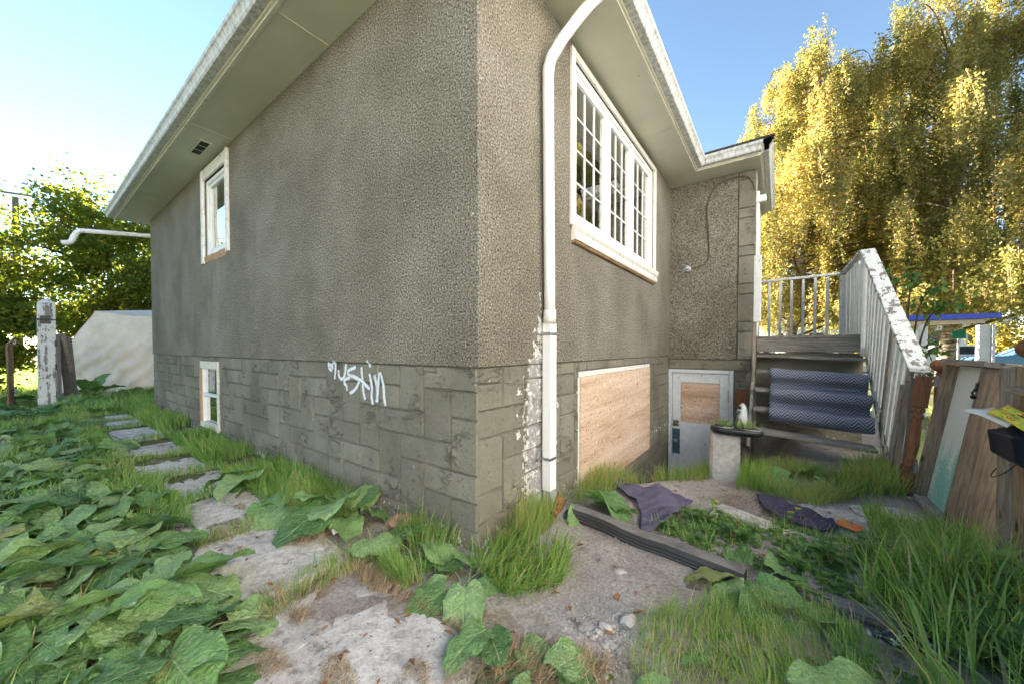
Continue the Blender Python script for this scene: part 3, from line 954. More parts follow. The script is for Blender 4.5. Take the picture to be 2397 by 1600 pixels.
# upper casement on the long wall
win = thing("casement_window", None, None, (-4.96, 0, 3.3)); win.parent = house; win.location = Vector((-4.96, 0, 3.3)) - house.location
for (a, b, c, d) in ((-5.54, -5.455, 2.57, 3.955), (-4.465, -4.385, 2.60, 3.965)):
    slabq(PA, a, b, c, d, -0.034, 0.0).build("casing", "trim paint", win, bevel=0.004)
slabq(PA, -5.453, -4.467, 3.80, 3.955, -0.028, 0.0).build("casing", "trim paint", win, bevel=0.004)
m_ = MB(); frame_bars(PA, -5.453, -4.467, 2.668, 3.798, 0.055, 0.02, 0.10, m_); m_.build("frame", "vinyl white", win, bevel=0.003)
m_ = MB(); frame_bars(PA, -5.396, -4.524, 2.725, 3.741, 0.05, 0.035, 0.09, m_); m_.build("sash", "vinyl white", win, bevel=0.003)
slabq(PA, -5.345, -4.575, 2.777, 3.69, 0.06, 0.066).build("pane", "glass", win)
slabq(PA, -5.44, -4.48, 2.69, 3.78, 0.14, 0.145).build("curtain", "curtain", win)
m_ = MB()
for i in range(9):
    u = -5.45 + i * 0.109
    m_.hexa([PA(u, 2.575 + random.uniform(-.012, .012), -0.005), PA(u + .107, 2.575 + random.uniform(-.012, .012), -0.005), PA(u + .107, 2.59, 0.05), PA(u, 2.59, 0.05),
             PA(u, 2.662, -0.02 + random.uniform(-.008, .008)), PA(u + .107, 2.662, -0.02 + random.uniform(-.008, .008)), PA(u + .107, 2.664, 0.05), PA(u, 2.664, 0.05)])
m_.build("broken_sill", "raw wood", win)["label"] = "bare broken wood where the sill is missing"

# picture window with three gridded sashes
win = thing("picture_window", None, None); win.parent = house; win.location = Vector((0, 2.57, 3.2)) - house.location
for (a, b, c, d) in ((1.205, 1.275, 2.40, 3.965), (3.875, 3.945, 2.40, 3.965)):
    slabq(PB, a, b, c, d, -0.030, 0.0).build("casing", "trim paint", win, bevel=0.004)
slabq(PB, 1.277, 3.873, 3.905, 3.965, -0.028, 0.0).build("casing", "trim paint", win, bevel=0.004)
m_ = MB(); frame_bars(PB, 1.278, 3.872, 2.44, 3.903, 0.05, 0.01, 0.10, m_); m_.build("frame", "vinyl white", win, bevel=0.004)
prof = [(-0.0, 2.268), (-0.050, 2.275), (-0.060, 2.30), (-0.045, 2.345), (-0.070, 2.375), (-0.075, 2.425), (-0.01, 2.437)]
m_ = MB(); m_.profile(lambda i: [PB((1.24, 3.92)[i], z, d) for d, z in prof], 2); m_.build("sill", "trim paint", win)
m_ = MB(); m_.hexa([PB(1.25, 2.252, -.03), PB(3.9, 2.252, -.03), PB(3.9, 2.252, 0), PB(1.25, 2.252, 0), PB(1.25, 2.266, -.046), PB(3.9, 2.266, -.046), PB(3.9, 2.266, 0), PB(1.25, 2.266, 0)])
m_.build("sill_board", "raw wood", win)
ed = [1.330, 2.135, 2.19, 2.945, 3.0, 3.82]
for s0, s1 in ((ed[0], ed[1]), (ed[2], ed[3]), (ed[4], ed[5])):
    m_ = MB(); frame_bars(PB, s0, s1, 2.492, 3.851, 0.065, 0.022, 0.085, m_); m_.build("sash", "vinyl white", win, bevel=0.004)
    a, b, c, d = s0 + 0.065, s1 - 0.065, 2.557, 3.786
    bars = []
    for i in range(3):
        for j in range(4):
            u0, u1 = a + (b - a) * i / 3, a + (b - a) * (i + 1) / 3
            z0, z1 = c + (d - c) * j / 4, c + (d - c) * (j + 1) / 4
            slabq(PB, u0 + 0.001, u1 - 0.001, z0 + 0.001, z1 - 0.001, 0.050, 0.056).build("pane", "glass", win)
    for i in (1, 2):
        u = a + (b - a) * i / 3
        slabq(PB, u - 0.007, u + 0.007, c, d, 0.040, 0.0495).build("muntin", "vinyl white", win)
    for j in (1, 2, 3):
        z0 = c + (d - c) * j / 4
        slabq(PB, a, b, z0 - 0.007, z0 + 0.007, 0.0425, 0.0485).build("muntin", "vinyl white", win)
for u in (2.1625, 2.9725):
    slabq(PB, u - 0.0265, u + 0.0265, 2.492, 3.851, 0.012, 0.09).build("mullion", "vinyl white", win, bevel=0.004)
cv, cf = [], []
for i in range(141):
    u = 1.30 + 2.55 * i / 140
    dd = 0.135 + 0.03 * math.sin(i * 0.95) + 0.014 * math.sin(i * 2.3 + 1)
    cv += [PB(u, 2.44, dd), PB(u, 3.95, dd)]
cf = [(2 * i, 2 * i + 2, 2 * i + 3, 2 * i + 1) for i in range(140)]
MB().add(cv, cf).build("curtain", "curtain", win, smooth=True)

# basement window on the long wall
win = thing("basement_window", None, None); win.parent = house; win.location = Vector((-5.38, 0, 0.6)) - house.location
m_ = MB(); m_.hexa([FA(-5.86, .08, -.03), FA(-5.785, .08, -.03), FA(-5.785, .08, 0.03), FA(-5.86, .08, 0.03), FA(-5.86, 1.11, -.03), FA(-5.785, 1.11, -.03), FA(-5.785, 1.11, 0.03), FA(-5.86, 1.11, 0.03)])
m_.build("casing", "raw wood", win, bevel=0.004)
slabq(FA, -5.783, -4.96, 1.0, 1.11, -0.035, 0.03).build("casing", "cream paint", win, bevel=0.004)
slabq(FA, -5.025, -4.955, 0.17, 0.998, -0.03, 0.03).build("casing", "cream paint", win, bevel=0.004)
slabq(FA, -5.783, -4.96, 0.09, 0.168, -0.04, 0.03).build("sill", "cream paint", win, bevel=0.004)
slabq(FA, -5.783, -5.73, 0.17, 0.998, -0.012, 0.05).build("frame", "vinyl white", win, bevel=0.003)
slabq(FA, -5.728, -5.027, 0.575, 0.615, -0.008, 0.05).build("meeting_rail", "vinyl white", win, bevel=0.003)
slabq(FA, -5.728, -5.027, 0.617, 0.996, 0.020, 0.026).build("pane", "glass", win)
slabq(FA, -5.728, -5.027, 0.172, 0.573, 0.030, 0.036).build("pane", "glass", win)["label"] = "dark lower pane"
slabq(FA, -5.728, -5.027, 0.617, 0.996, 0.09, 0.095).build("curtain", "curtain", win)
slabq(FA, -5.78, -4.97, 0.12, 0.612, 0.10, 0.105).build("backing", "dark interior", win)

# boarded window
slabq(FB, 1.44, 3.755, -0.16, 1.03, -0.034, -0.016).build("plywood_board", "plywood", house, bevel=0.002)["label"] = "bare plywood sheet nailed over a basement window"
m_ = MB()
for k in range(26):
    u_, z_ = (random.uniform(1.47, 3.72), random.choice((0.99, 0.50, 0.02))) if k < 15 else (random.choice((1.47, 2.2, 2.98, 3.72)), random.uniform(-0.1, 1.0))
    m_.hexa([FB(u_ - .006, z_ - .006, -.0355), FB(u_ + .006, z_ - .006, -.0355), FB(u_ + .006, z_ - .006, -.03), FB(u_ - .006, z_ - .006, -.03), FB(u_ - .006, z_ + .006, -.0355), FB(u_ + .006, z_ + .006, -.0355), FB(u_ + .006, z_ + .006, -.03), FB(u_ - .006, z_ + .006, -.03)])
m_.build("nail_heads", "dark interior", house)["kind"] = "stuff"
slabq(FB, 1.425, 3.765, 1.032, 1.082, -0.022, 0.0).build("board_trim", "trim paint", house, bevel=0.003)
slabq(FB, 1.412, 1.437, -0.16, 1.030, -0.022, 0.0).build("board_trim", "trim paint", house, bevel=0.003)

# basement door
dr = thing("basement_door", None, None); dr.parent = house; dr.location = Vector((0.48, 4.98, 0)) - house.location
slabq(FC, -0.0, 0.055, -1.15, 0.953, -0.03, 0.06).build("casing", "door paint", dr, bevel=0.004)
slabq(FC, 0.908, 0.965, -1.15, 0.953, -0.03, 0.06).build("casing", "door paint", dr, bevel=0.004)
slabq(FC, 0.057, 0.906, 0.897, 0.953, -0.03, 0.06).build("casing", "door paint", dr, bevel=0.004)
m_ = MB()
for a, b, c, d in ((0.062, 0.19, -1.1, 0.89), (0.775, 0.902, -1.1, 0.89), (0.192, 0.773, 0.73, 0.89), (0.192, 0.773, -1.1, 0.055)):
    m_.hexa([FC(a, c, 0), FC(b, c, 0), FC(b, c, .045), FC(a, c, .045), FC(a, d, 0), FC(b, d, 0), FC(b, d, .045), FC(a, d, .045)])
m_.build("leaf", "door paint", dr, bevel=0.004)
slabq(FC, 0.194, 0.771, 0.058, 0.727, 0.016, 0.03).build("plywood_panel", "plywood", dr)["label"] = "stained plywood filling the upper opening"
slabq(FC, 0.075, 0.165, -0.03, 0.075, -0.012, 0.0).build("deadbolt_plate", "brass", dr, bevel=0.004)
m_ = MB(); m_.lathe([(0.028, 0), (0.030, .008), (0.022, .02), (0.010, .024)], n=16)
m_.v = [FC(0.12 + x, 0.02 + y, -0.012 - z) for x, y, z in m_.v]; m_.build("deadbolt", "brass", dr, smooth=True)
slabq(FC, 0.068, 0.185, -0.50, -0.07, -0.006, 0.0).build("lock_plate", "blue steel", dr, bevel=0.002)
m_ = MB(); m_.lathe([(0.028, 0), (0.014, .006), (0.013, .03), (0.030, .045), (0.034, .062), (0.024, .078), (0.004, .082)], n=16)
m_.v = [FC(0.122 + x, -0.27 + y, -0.006 - z) for x, y, z in m_.v]; m_.build("knob", "steel", dr, smooth=True)
m_ = MB(); m_.box(0.889, 0.907, 4.955, 4.975, 0.45, 0.63); m_.build("hinge", "steel", dr)
slabq(FC, 0.985, 1.16, 0.35, 0.66, -0.045, -0.027).build("patch_board", "red cedar", house, bevel=0.003)["label"] = "orange brown scrap board beside the basement door"

# ---- eaves
ZS = 4.0
m_ = MB()
SA, SB, SC = -0.47, 0.475, 4.52
m_.add([(-9.65, SA, ZS), (SB, SA, ZS), (0.02, 0.0, ZS + 0.02), (-9.2, 0.0, ZS + 0.0), (-9.65, 0.4, ZS)], [(0, 1, 2, 3), (0, 3, 4)])
m_.build("soffit", "soffit paint", house)
m_ = MB()
m_.add([(SB, SA, ZS), (SB, SC, ZS + .03), (0.0, 4.99, ZS + .035), (0.0, -0.02, ZS + 0.02)], [(0, 1, 2, 3)])
m_.build("soffit", "soffit paint", house)
m_ = MB()
m_.add([(SB, SC, ZS + .03), (1.28, SC, ZS + .03), (1.28, 4.99, ZS + .035), (0.0, 4.99, ZS + .035)], [(0, 1, 2, 3)])
m_.build("soffit", "soffit paint", house)
m_ = MB()
m_.add([(1.20, 4.99, ZS + .035), (1.32, 4.99, ZS + .035), (1.32, 7.3, ZS + .035), (1.20, 7.3, ZS + .035)], [(0, 1, 2, 3)])
m_.build("soffit", "soffit paint", house)
m_ = MB()
m_.add([(-9.2, 0.0, ZS), (-9.2, 9.3, ZS), (-9.75, 9.3, ZS), (-9.65, 0.4, ZS)], [(0, 1, 2, 3)])
m_.build("soffit", "soffit paint", house)
# trim strip, fascia and ogee gutter along each eave
def eave(p0, p1, out, name_len, z0, d0=(0, 0), d1=(0, 0)):
    """p0,p1 at the soffit's outer edge; out = outward unit vector (x,y)"""
    ox, oy = out
    def ring(prof, a=d0, b=d1):
        return lambda i: [((p0, p1)[i][0] + ox * d + (a, b)[i][0] * d, (p0, p1)[i][1] + oy * d + (a, b)[i][1] * d, z0 + h) for d, h in prof]
    m_ = MB(); m_.profile(ring([(-0.022, -0.016), (0.006, -0.016), (0.006, 0.03), (-0.022, 0.03)]), 2); m_.build("eave_trim", "cream paint", house)
    m_ = MB(); m_.profile(ring([(0.008, 0.0), (0.026, 0.0), (0.026, 0.16), (0.008, 0.16)]), 2); m_.build("fascia", "soffit paint", house)
    g_ = [(0.030, 0.014), (0.095, 0.014), (0.108, 0.030), (0.112, 0.062), (0.128, 0.088), (0.142, 0.100), (0.146, 0.132), (0.136, 0.134), (0.132, 0.106), (0.104, 0.090), (0.098, 0.034), (0.092, 0.022), (0.036, 0.022), (0.036, 0.13), (0.030, 0.13)]
    m_ = MB(); m_.profile(ring(g_), 2); m_.build("gutter", "gutter metal", house)
eave((-9.75, SA), (SB, SA), (0, -1), 0, ZS + 0.008, (-0.5, 0), (1, 0))
eave((SB, SA), (SB, SC), (1, 0), 0, ZS + 0.03, (0, -1), (0, -1))
eave((SB, SC), (1.28, SC), (0, -1), 0, ZS + 0.04, (1, 0), (0.35, 0))
eave((1.30, SC), (1.30, 7.3), (1, 0), 0, ZS + 0.04, (0, -0.35), (0, 0))
for i in range(3):
    y = 4.46 - i * 0.0
m_ = MB(); m_.box(0.62, 1.46, 4.36, 4.40, ZS + 0.176, ZS + 0.20); m_.build("shingle_edge", "shingle", house)
# hip roof over everything
m_ = MB()
e = 0.60
rp = [(-9.9, -e, 4.15), (e, -e, 4.15), (e, 9.6, 4.15), (-9.9, 9.6, 4.15), (-4.6, 3.6, 5.75), (-4.6, 5.6, 5.75)]
m_.add(rp, [(0, 1, 4), (1, 2, 5, 4), (2, 3, 5), (3, 0, 4, 5)])
m_.add([(0.2, 4.38, 4.19), (1.45, 4.38, 4.19), (1.45, 7.3, 4.19), (0.2, 7.3, 4.19), (0.2, 5.9, 4.6), (0.9, 5.9, 4.6)], [(0, 1, 5, 4), (1, 2, 5), (2, 3, 4, 5)])
m_.build("roof", "shingle", house)
for x in (-7.3, -4.2, -1.75):
    MB().box(x, x + 0.012, -0.44, -0.03, ZS - 0.0035, ZS + 0.001).build("soffit_seam", "soffit paint", house)
for y in (1.2, 3.1):
    MB().box(0.03, 0.44, y, y + 0.012, ZS + 0.018, ZS + 0.024).build("soffit_seam", "soffit paint", house)
vt = thing("soffit_vent", None, None); vt.parent = house; vt.location = Vector((-4.78, -0.22, ZS)) - house.location
m_ = MB(); m_.box(-5.03, -4.53, -0.285, -0.15, ZS - 0.008, ZS + 0.002); m_.build("vent_frame", "soffit paint", vt, bevel=0.002)
for i in range(3):
    a = -5.0 + i * 0.158
    m_ = MB(); m_.box(a, a + 0.135, -0.262, -0.172, ZS - 0.0105, ZS - 0.0085); m_.build("louver", "dark interior", vt)

# ---- downspout on the window wall
dp = thing("downspout", None, None); dp.parent = house; dp.location = Vector((0.07, 0.75, 0)) - house.location
m_ = MB()
pts = crom([(0.42, 1.06, 4.10), (0.31, 0.955, 3.965), (0.17, 0.815, 3.70), (0.125, 0.775, 3.60), (0.092, 0.745, 3.52), (0.078, 0.735, 3.42), (0.074, 0.735, 3.30), (0.072, 0.77, 1.55)], 6)
m_.tube(pts, 0.044, 14); m_.build("round_pipe", "vinyl white", dp, smooth=True)
m_ = MB()
m_.tube([(0.072, 0.77, 1.60), (0.072, 0.77, 1.50)], 0.050, 14); m_.build("coupling", "trim paint", dp, smooth=True)
# rectangular ribbed lower length
def ribbed(cx, cy, z0, z1, hw, hd):
    pr = []
    n = 9
    for i in range(n):
        t = -hw + 2 * hw * i / (n - 1)
        pr.append((cx + hd - (0.006 if i % 2 else 0.0), cy + t))
    pr += [(cx - hd, cy + hw), (cx - hd, cy - hw)]
    m_ = MB(); m_.profile(lambda i: [(x, y, (z0, z1)[i]) for x, y in pr], 2)
    return m_
ribbed(0.062, 0.785, 0.18, 1.50, 0.046, 0.036).build("ribbed_pipe", "vinyl white", dp)
m_ = MB()
def elbow(i):
    t = i / 8
    a = t * R(80)
    c = Vector((0.062 + 0.17 * (1 - math.cos(a)), 0.785, 0.18 - 0.17 * math.sin(a)))
    nrm = Vector((math.cos(a), 0, math.sin(a)))
    side = Vector((0, 1, 0))
    return [c + nrm * 0.036 + side * -0.046, c + nrm * 0.036 + side * 0.046, c - nrm * 0.036 + side * 0.046, c - nrm * 0.036 + side * -0.046]
m_.profile(elbow, 9); m_.build("elbow", "grey plastic", dp, smooth=False)
for zz in (1.405, 0.42):
    m_ = MB(); m_.box(0.014, 0.104, 0.728, 0.842, zz, zz + 0.022); m_.box(0.012, 0.03, 0.66, 0.73, zz + 0.003, zz + 0.016)
    m_.build("strap", "steel", dp, bevel=0.002)

# far corner drain pipe sticking out beyond the long wall
m_ = MB()
m_.tube(crom([(-9.27, 0.5, 3.76), (-9.27, 0.0, 3.69), (-9.27, -0.85, 3.57), (-9.27, -0.99, 3.53), (-9.27, -1.05, 3.42), (-9.27, -1.09, 3.31), (-9.27, -1.2, 3.27)], 5), 0.043, 12)
m_.build("drain_pipe", "vinyl white", house, smooth=True)["label"] = "white pipe jutting out past the far corner"

# cable on the porch wall
m_ = MB()
m_.tube(crom([(1.215, 4.94, 3.70), (1.19, 4.95, 3.83), (1.10, 4.953, 3.945), (0.85, 4.953, 3.95), (0.66, 4.955, 3.86), (0.575, 4.957, 3.60), (0.588, 4.957, 3.3), (0.605, 4.957, 3.0), (0.605, 4.957, 2.80), (0.56, 4.957, 2.69), (0.45, 4.953, 2.64), (0.34, 4.95, 2.63)], 6), 0.0100, 7)
cb = m_.build("cable", "cable sheath", house, smooth=True)
m_ = MB()
for k in range(9):
    a = random.uniform(0, 6.28)
    m_.tube(crom([(0.35, 4.95, 2.63), (0.29 + random.uniform(-.05, .03), 4.93, 2.63 + random.uniform(-.05, .06)), (0.25 + random.uniform(-.06, .06), 4.925 - random.random() * .03, 2.61 + random.uniform(-.05, .12))], 4), 0.006, 5)
m_.build("cable_end", "steel", cb)

# door casing and lamp on the porch front, seen edge-on
MB().box(1.222, 1.275, 5.06, 5.17, 1.5, 3.72).build("porch_door_casing", "vinyl white", house, bevel=0.004)
MB().box(1.222, 1.262, 5.19, 5.98, 1.5, 3.6).build("porch_door", "vinyl white", house, bevel=0.004)
MB().box(1.226, 1.36, 5.02, 5.08, 3.54, 3.64).build("porch_lamp", "vinyl white", house, bevel=0.012)
# ------------------------------------------------------------------ porch stairs
st = thing("porch_stairs", "weathered wooden porch stairs with peeling white railings beside the house", "stairs", (1.86, 4.3, 0))
for i in range(14):
    y0 = 4.965 + i * 0.146
    MB().box(1.245, 2.52, y0, y0 + 0.138, 1.455, 1.49).build("deck_board", "weathered grey across", st, bevel=0.003)
MB().box(1.262, 2.455, 4.972, 5.01, 1.25, 1.452).build("riser_board", "weathered grey across", st, bevel=0.004)
MB().box(1.262, 2.455, 5.03, 5.05, 0.02, 1.24).build("skirt_panel", "parged stone", st)
tz = [1.215, 1.0, 0.765, 0.53, 0.295]
for k, z in enumerate(tz):
    yn = 4.98 - 0.26 * (k + 1)
    a, b = 1.272, 2.448 - 0.012 * k
    dz = 0.042
    if k == 4: a, dz = 1.29, 0.075
    m_ = MB()
    m_.hexa([(a, yn, z - .04), (b, yn, z - .04 - dz), (b, yn + .275, z - .04 - dz), (a, yn + .275, z - .04), (a, yn, z), (b, yn, z - dz), (b, yn + .275, z - dz), (a, yn + .275, z)])
    m_.build("tread", "weathered grey across", st, bevel=0.006)
def plank(x0, x1, pts):
    """board lying in a y-z plane outline pts, thickness x0..x1"""
    n = len(pts)
    m_ = MB()
    m_.add([(x0, y, z) for y, z in pts] + [(x1, y, z) for y, z in pts],
           [tuple(range(n)), tuple(range(2 * n - 1, n - 1, -1))] + [(i, (i + 1) % n, n + (i + 1) % n, n + i) for i in range(n)])
    return m_
plank(2.462, 2.50, [(5.0, 1.40), (5.0, 1.20), (3.72, 0.02), (3.40, 0.02)]).build("stringer", "weathered grey lengthwise", st, bevel=0.004)
MB().beam((1.245, 4.66, 1.70), (1.235, 4.60, 0.16), 0.05, 0.13, (0, 1, 0)).build("stringer", "weathered grey vertical", st, bevel=0.004)
MB().beam((1.252, 4.52, 1.60), (1.245, 4.46, 0.12), 0.035, 0.04, (0, 1, 0)).build("cleat", "weathered grey vertical", st, bevel=0.004)
plank(1.222, 1.256, [(4.96, 1.24), (4.96, 1.06), (3.75, 0.02), (3.60, 0.10)]).build("stringer", "weathered grey lengthwise", st, bevel=0.004)
MB().box(1.235, 1.325, 4.56, 4.65, 1.68, 2.63).build("newel_post", "peeling white vertical", st, bevel=0.006)
# right stair railing: handrail on wide pickets
def railz(y): return 2.615 - (4.98 - y) * 0.89
def railx(y): return 2.475 + (4.98 - y) / 1.65 * 0.125
hr = MB()
ya, yb = 3.30, 4.99
hr.hexa([(railx(ya) - .075, ya, railz(ya) - .04), (railx(ya) + .07, ya, railz(ya) - .045), (railx(yb) + .07, yb, railz(yb) - .04), (railx(yb) - .075, yb, railz(yb) - .04),
         (railx(ya) - .075, ya, railz(ya)), (railx(ya) + .07, ya, railz(ya) - .005), (railx(yb) + .07, yb, railz(yb)), (railx(yb) - .075, yb, railz(yb))])
hr.build("handrail", "peeling white lengthwise", st, bevel=0.006)
MB().box(2.415, 2.505, 4.945, 5.035, 1.20, 2.565).build("newel_post", "peeling white vertical", st, bevel=0.005)
y = 4.90
k = 0
while y > 3.42:
    w = 0.092
    lo = max(0.05, 1.20 - (4.98 - y) * 0.885)
    t = railz(y) - 0.055
    xt = railx(y) - 0.012
    lean = random.uniform(-0.006, 0.006)
    m_ = MB()
    m_.hexa([(2.452, y - w, lo), (2.474, y - w, lo), (2.474, y, lo + .02), (2.452, y, lo + .02),
             (xt + lean, y - w, t - w * 0.89), (xt + .022 + lean, y - w, t - w * 0.89), (xt + .022 + lean, y, t), (xt + lean, y, t)])
    if k % 9 == 7: m_.build("baluster", "weathered grey vertical", st, bevel=0.003)
    else: m_.build("baluster", "peeling white vertical", st, bevel=0.003)
    y -= 0.118 + random.uniform(0, 0.012); k += 1
MB().beam((2.47, 3.40, -0.05), (2.595, 3.40, railz(3.40) - 0.05), 0.085, 0.085, (0, 1, 0)).build("newel_post", "weathered grey vertical", st, bevel=0.006)
# deck railing, plank side
MB().beam((2.46, 5.02, 2.605), (2.46, 7.02, 2.625), 0.13, 0.038).build("handrail", "peeling white lengthwise", st, bevel=0.005)
y = 5.06
while y < 6.9:
    jx = random.uniform(-.008, .008)
    MB().box(2.448 + jx, 2.470 + jx, y, y + 0.092, 1.49, 2.57 if y > 5.45 else 2.50).build("baluster", "peeling white vertical", st, bevel=0.003)
    y += 0.112
MB().box(2.405, 2.505, 6.93, 7.03, 1.49, 2.60).build("newel_post", "peeling white vertical", st, bevel=0.005)
# back railing with thin balusters
MB().beam((1.25, 7.0, 2.615), (2.402, 7.0, 2.635), 0.09, 0.04).build("handrail", "peeling white across", st, bevel=0.004)
for i in range(6):
    x = 1.36 + i * 0.172
    MB().box(x, x + 0.042, 6.98, 7.02, 1.49, 2.595).build("baluster", "peeling white vertical", st, bevel=0.003)
for x, y in ((2.40, 6.9), (1.3, 6.9)):
    MB().box(x, x + 0.09, y, y + 0.09, -0.1, 1.452).build("deck_post", "weathered grey vertical", st, bevel=0.004)

# carpet runner draped down the treads
prf = [(4.66, 1.012)]
for zt, yn in ((1.0, 4.46), (0.765, 4.20), (0.53, 3.94)):
    prf += [(yn + 0.10, zt + 0.012), (yn + 0.03, zt + 0.026), (yn - 0.03, zt + 0.012), (yn - 0.062, zt - 0.038), (yn - 0.055, zt - 0.092), (yn - 0.012, zt - 0.140)]
    if zt > 0.6: prf += [(yn + 0.012, zt - 0.190), (yn - 0.03, zt - 0.222)]
prf += [(3.965, 0.372)]
pf = crom(prf, 4)
L = [0.0]
for a, b in zip(pf, pf[1:]): L.append(L[-1] + float(np.linalg.norm(b - a)))
cv, cuv, cq = [], [], []
NX = 26
for j, (p, l) in enumerate(zip(pf, L)):
    for i in range(NX):
        t = i / (NX - 1)
        x = 1.445 + 0.985 * t - 0.03 * (j / len(pf)) * t + 0.006 * math.sin(j * 0.3)
        wv = 0.004 * math.sin(t * 9 + j * 0.25) + 0.007 * (abs(t - 0.5) * 2) ** 6
        cv.append((x, p[0] - wv * 0.8, p[1] + 0.010 - 0.048 * (t + 0.1) + wv))
        cuv.append((t, l))
for j in range(len(pf) - 1):
    for i in range(NX - 1):
        q = j * NX + i
        cq.append((q, q + 1, q + NX + 1, q + NX))
cp = npmesh("carpet_runner", np.array(cv), np.array(cq), "carpet", uv=np.array(cuv), smooth=True)
sd = cp.modifiers.new("thick", 'SOLIDIFY'); sd.thickness = 0.012; sd.offset = 1
label(cp, "dark blue herringbone carpet runner draped over the porch stairs", "carpet")

# rope hanging by the stringer
m_ = MB(); m_.tube(crom([(2.44, 3.82, 0.62), (2.425, 3.80, 0.66), (2.40, 3.78, 0.58), (2.405, 3.76, 0.42), (2.42, 3.72, 0.25), (2.43, 3.66, 0.12)], 6), 0.008, 6)
m_.build("rope", "rock", tag=("frayed pale rope tied to the stair stringer beside the carpet", "rope"), smooth=True)

# ------------------------------------------------------------------ things by the basement door
zb = gzf(1.12, 2.5)
m_ = MB()
bl = [(0.985, 2.40), (1.245, 2.46), (1.20, 2.64), (0.94, 2.58)]
m_.hexa([(x, y, zb - 0.10) for x, y in bl] + [(x + (1.09 - x) * 0.05, y + (2.52 - y) * 0.05, 0.455 + (0.012 if i == 0 else 0)) for i, (x, y) in enumerate(bl)])
o = m_.build("concrete_block", "block concrete", bevel=0.016, rough=0.006, seg=2, tag=("upright grey concrete block carrying the plant tray by the basement door", "block"))
# two-dish black planter tray
tr = thing("plant_tray", "black tray of two round dishes balanced on the concrete block", "tray", (1.2, 2.48, 0.46))
tr.rotation_euler = (0, R(2.0), R(10))
def local(mb, name, m, parent, **k):
    sm_ = k.pop('smooth', False); bv = k.pop('bevel', 0); sg = k.pop('seg', 1)
    o = mb.build(name, m, None, smooth=sm_, bevel=bv, seg=sg)
    o.parent = parent
    return o
out = []
for k in range(40):
    t = 2 * math.pi * k / 40
    c = math.cos(t)
    x = (0.112 if c > 0 else -0.112) + 0.115 * c
    y = 0.115 * math.sin(t) * (1 if abs(c) > 0.35 else 0.94)
    out.append((x, y))
m_ = MB(); m_.profile(lambda i: [(x * (0.90, 1.0, 1.0, 0.95)[i], y * (0.86, 1.0, 1.0, 0.92)[i], (0.0, 0.018, 0.05, 0.062)[i]) for x, y in out], 4)
local(m_, "body", "black plastic", tr, smooth=True)
for sx in (-0.112, 0.112):
    m_ = MB(); m_.lathe([(0.092, 0.058), (0.096, 0.066), (0.090, 0.070), (0.082, 0.066), (0.080, 0.050)], (sx, 0, 0), 28)
    local(m_, "dish_rim", "steel", tr, smooth=True)
    m_ = MB(); m_.lathe([(0.001, 0.067), (0.05, 0.0685), (0.081, 0.0655), (0.081, 0.06)][::-1], (sx, 0, 0), 24)
    local(m_, "soil", "bark dark", tr, smooth=True)
# clothes iron stood on its heel behind the tray
ir = thing("clothes_iron", "pale grey clothes iron standing on its heel by the basement door", "iron", (1.215, 2.62, 0.46))
ir.rotation_euler = (R(-4), R(2), R(-18))
def ship(h, w, dep):
    z = lambda t: t * h
    rows = []
    for i in range(13):
        t = i / 12
        hw = w * math.sqrt(max(0.0, 1 - t ** 2.2)) + 0.004
        rows.append((hw, z(t)))
    return rows
m_ = MB(); rows = ship(0.29, 0.062, 0)
m_.profile(lambda i: [(-rows[i][0], 0.045, rows[i][1]), (rows[i][0], 0.045, rows[i][1]), (rows[i][0], 0.030, rows[i][1]), (-rows[i][0], 0.030, rows[i][1])], 13)
local(m_, "soleplate", "steel", ir)
m_ = MB()
def shell(i):
    hw, z = rows[i]
    t = i / 12
    d = 0.055 * (1 - t ** 3) + 0.01
    return [(hw * 0.94 * math.cos(a), 0.030 - d * math.sin(a), 0.004 + z * 0.97) for a in np.linspace(0, math.pi, 12)]
m_.profile(shell, 13); local(m_, "shell", "iron shell", ir, smooth=True)
m_ = MB(); m_.box(-0.030, 0.030, -0.032, -0.026, 0.10, 0.14); local(m_, "badge", "grey plastic", ir, bevel=0.003)
m_ = MB(); m_.tube(crom([(0, -0.03, 0.20), (0, -0.075, 0.17), (0, -0.095, 0.10), (0, -0.075, 0.03), (0, -0.03, 0.015)], 5), 0.014, 10); local(m_, "handle", "black plastic", ir, smooth=True)
m_ = MB(); m_.lathe([(0.016, 0), (0.018, 0.006), (0.010, 0.012)], n=14); m_.v = [(x, -0.028 - z, 0.245 + y) for x, y, z in m_.v]; local(m_, "dial", "black plastic", ir, smooth=True)

# ------------------------------------------------------------------ gate and fence
gt = thing("wooden_gate", "open box framed wooden gate with a pale green stained panel", "gate", (2.6, 2.5, 0))
MB().box(2.47, 2.75, 2.13, 2.172, 0.0, 1.168).build("frame_board", "gate wood", gt, bevel=0.004)
MB().box(2.475, 2.74, 2.845, 2.885, 0.02, 1.165).build("frame_board", "gate wood", gt, bevel=0.004)
MB().box(2.455, 2.755, 2.10, 2.90, 1.17, 1.212).build("frame_board", "gate wood lengthwise", gt, bevel=0.004)
MB().box(2.475, 2.74, 2.175, 2.842, 0.0, 0.038).build("frame_board", "gate wood lengthwise", gt, bevel=0.004)
MB().box(2.555, 2.572, 2.175, 2.842, 0.040, 1.167).build("panel", "pale panel", gt)
MB().box(2.678, 2.735, 2.175, 2.842, 0.5, 0.56).build("cross_brace", "gate wood lengthwise", gt, bevel=0.003)
m_ = MB(); m_.box(2.640, 2.735, 2.112, 2.128, 1.075, 1.125); m_.box(2.735, 2.80, 2.104, 2.126, 1.082, 1.118); m_.beam((2.64, 2.11, 1.13), (2.70, 2.11, 1.06), 0.012, 0.012)
m_.build("latch", "black metal", gt, bevel=0.003)
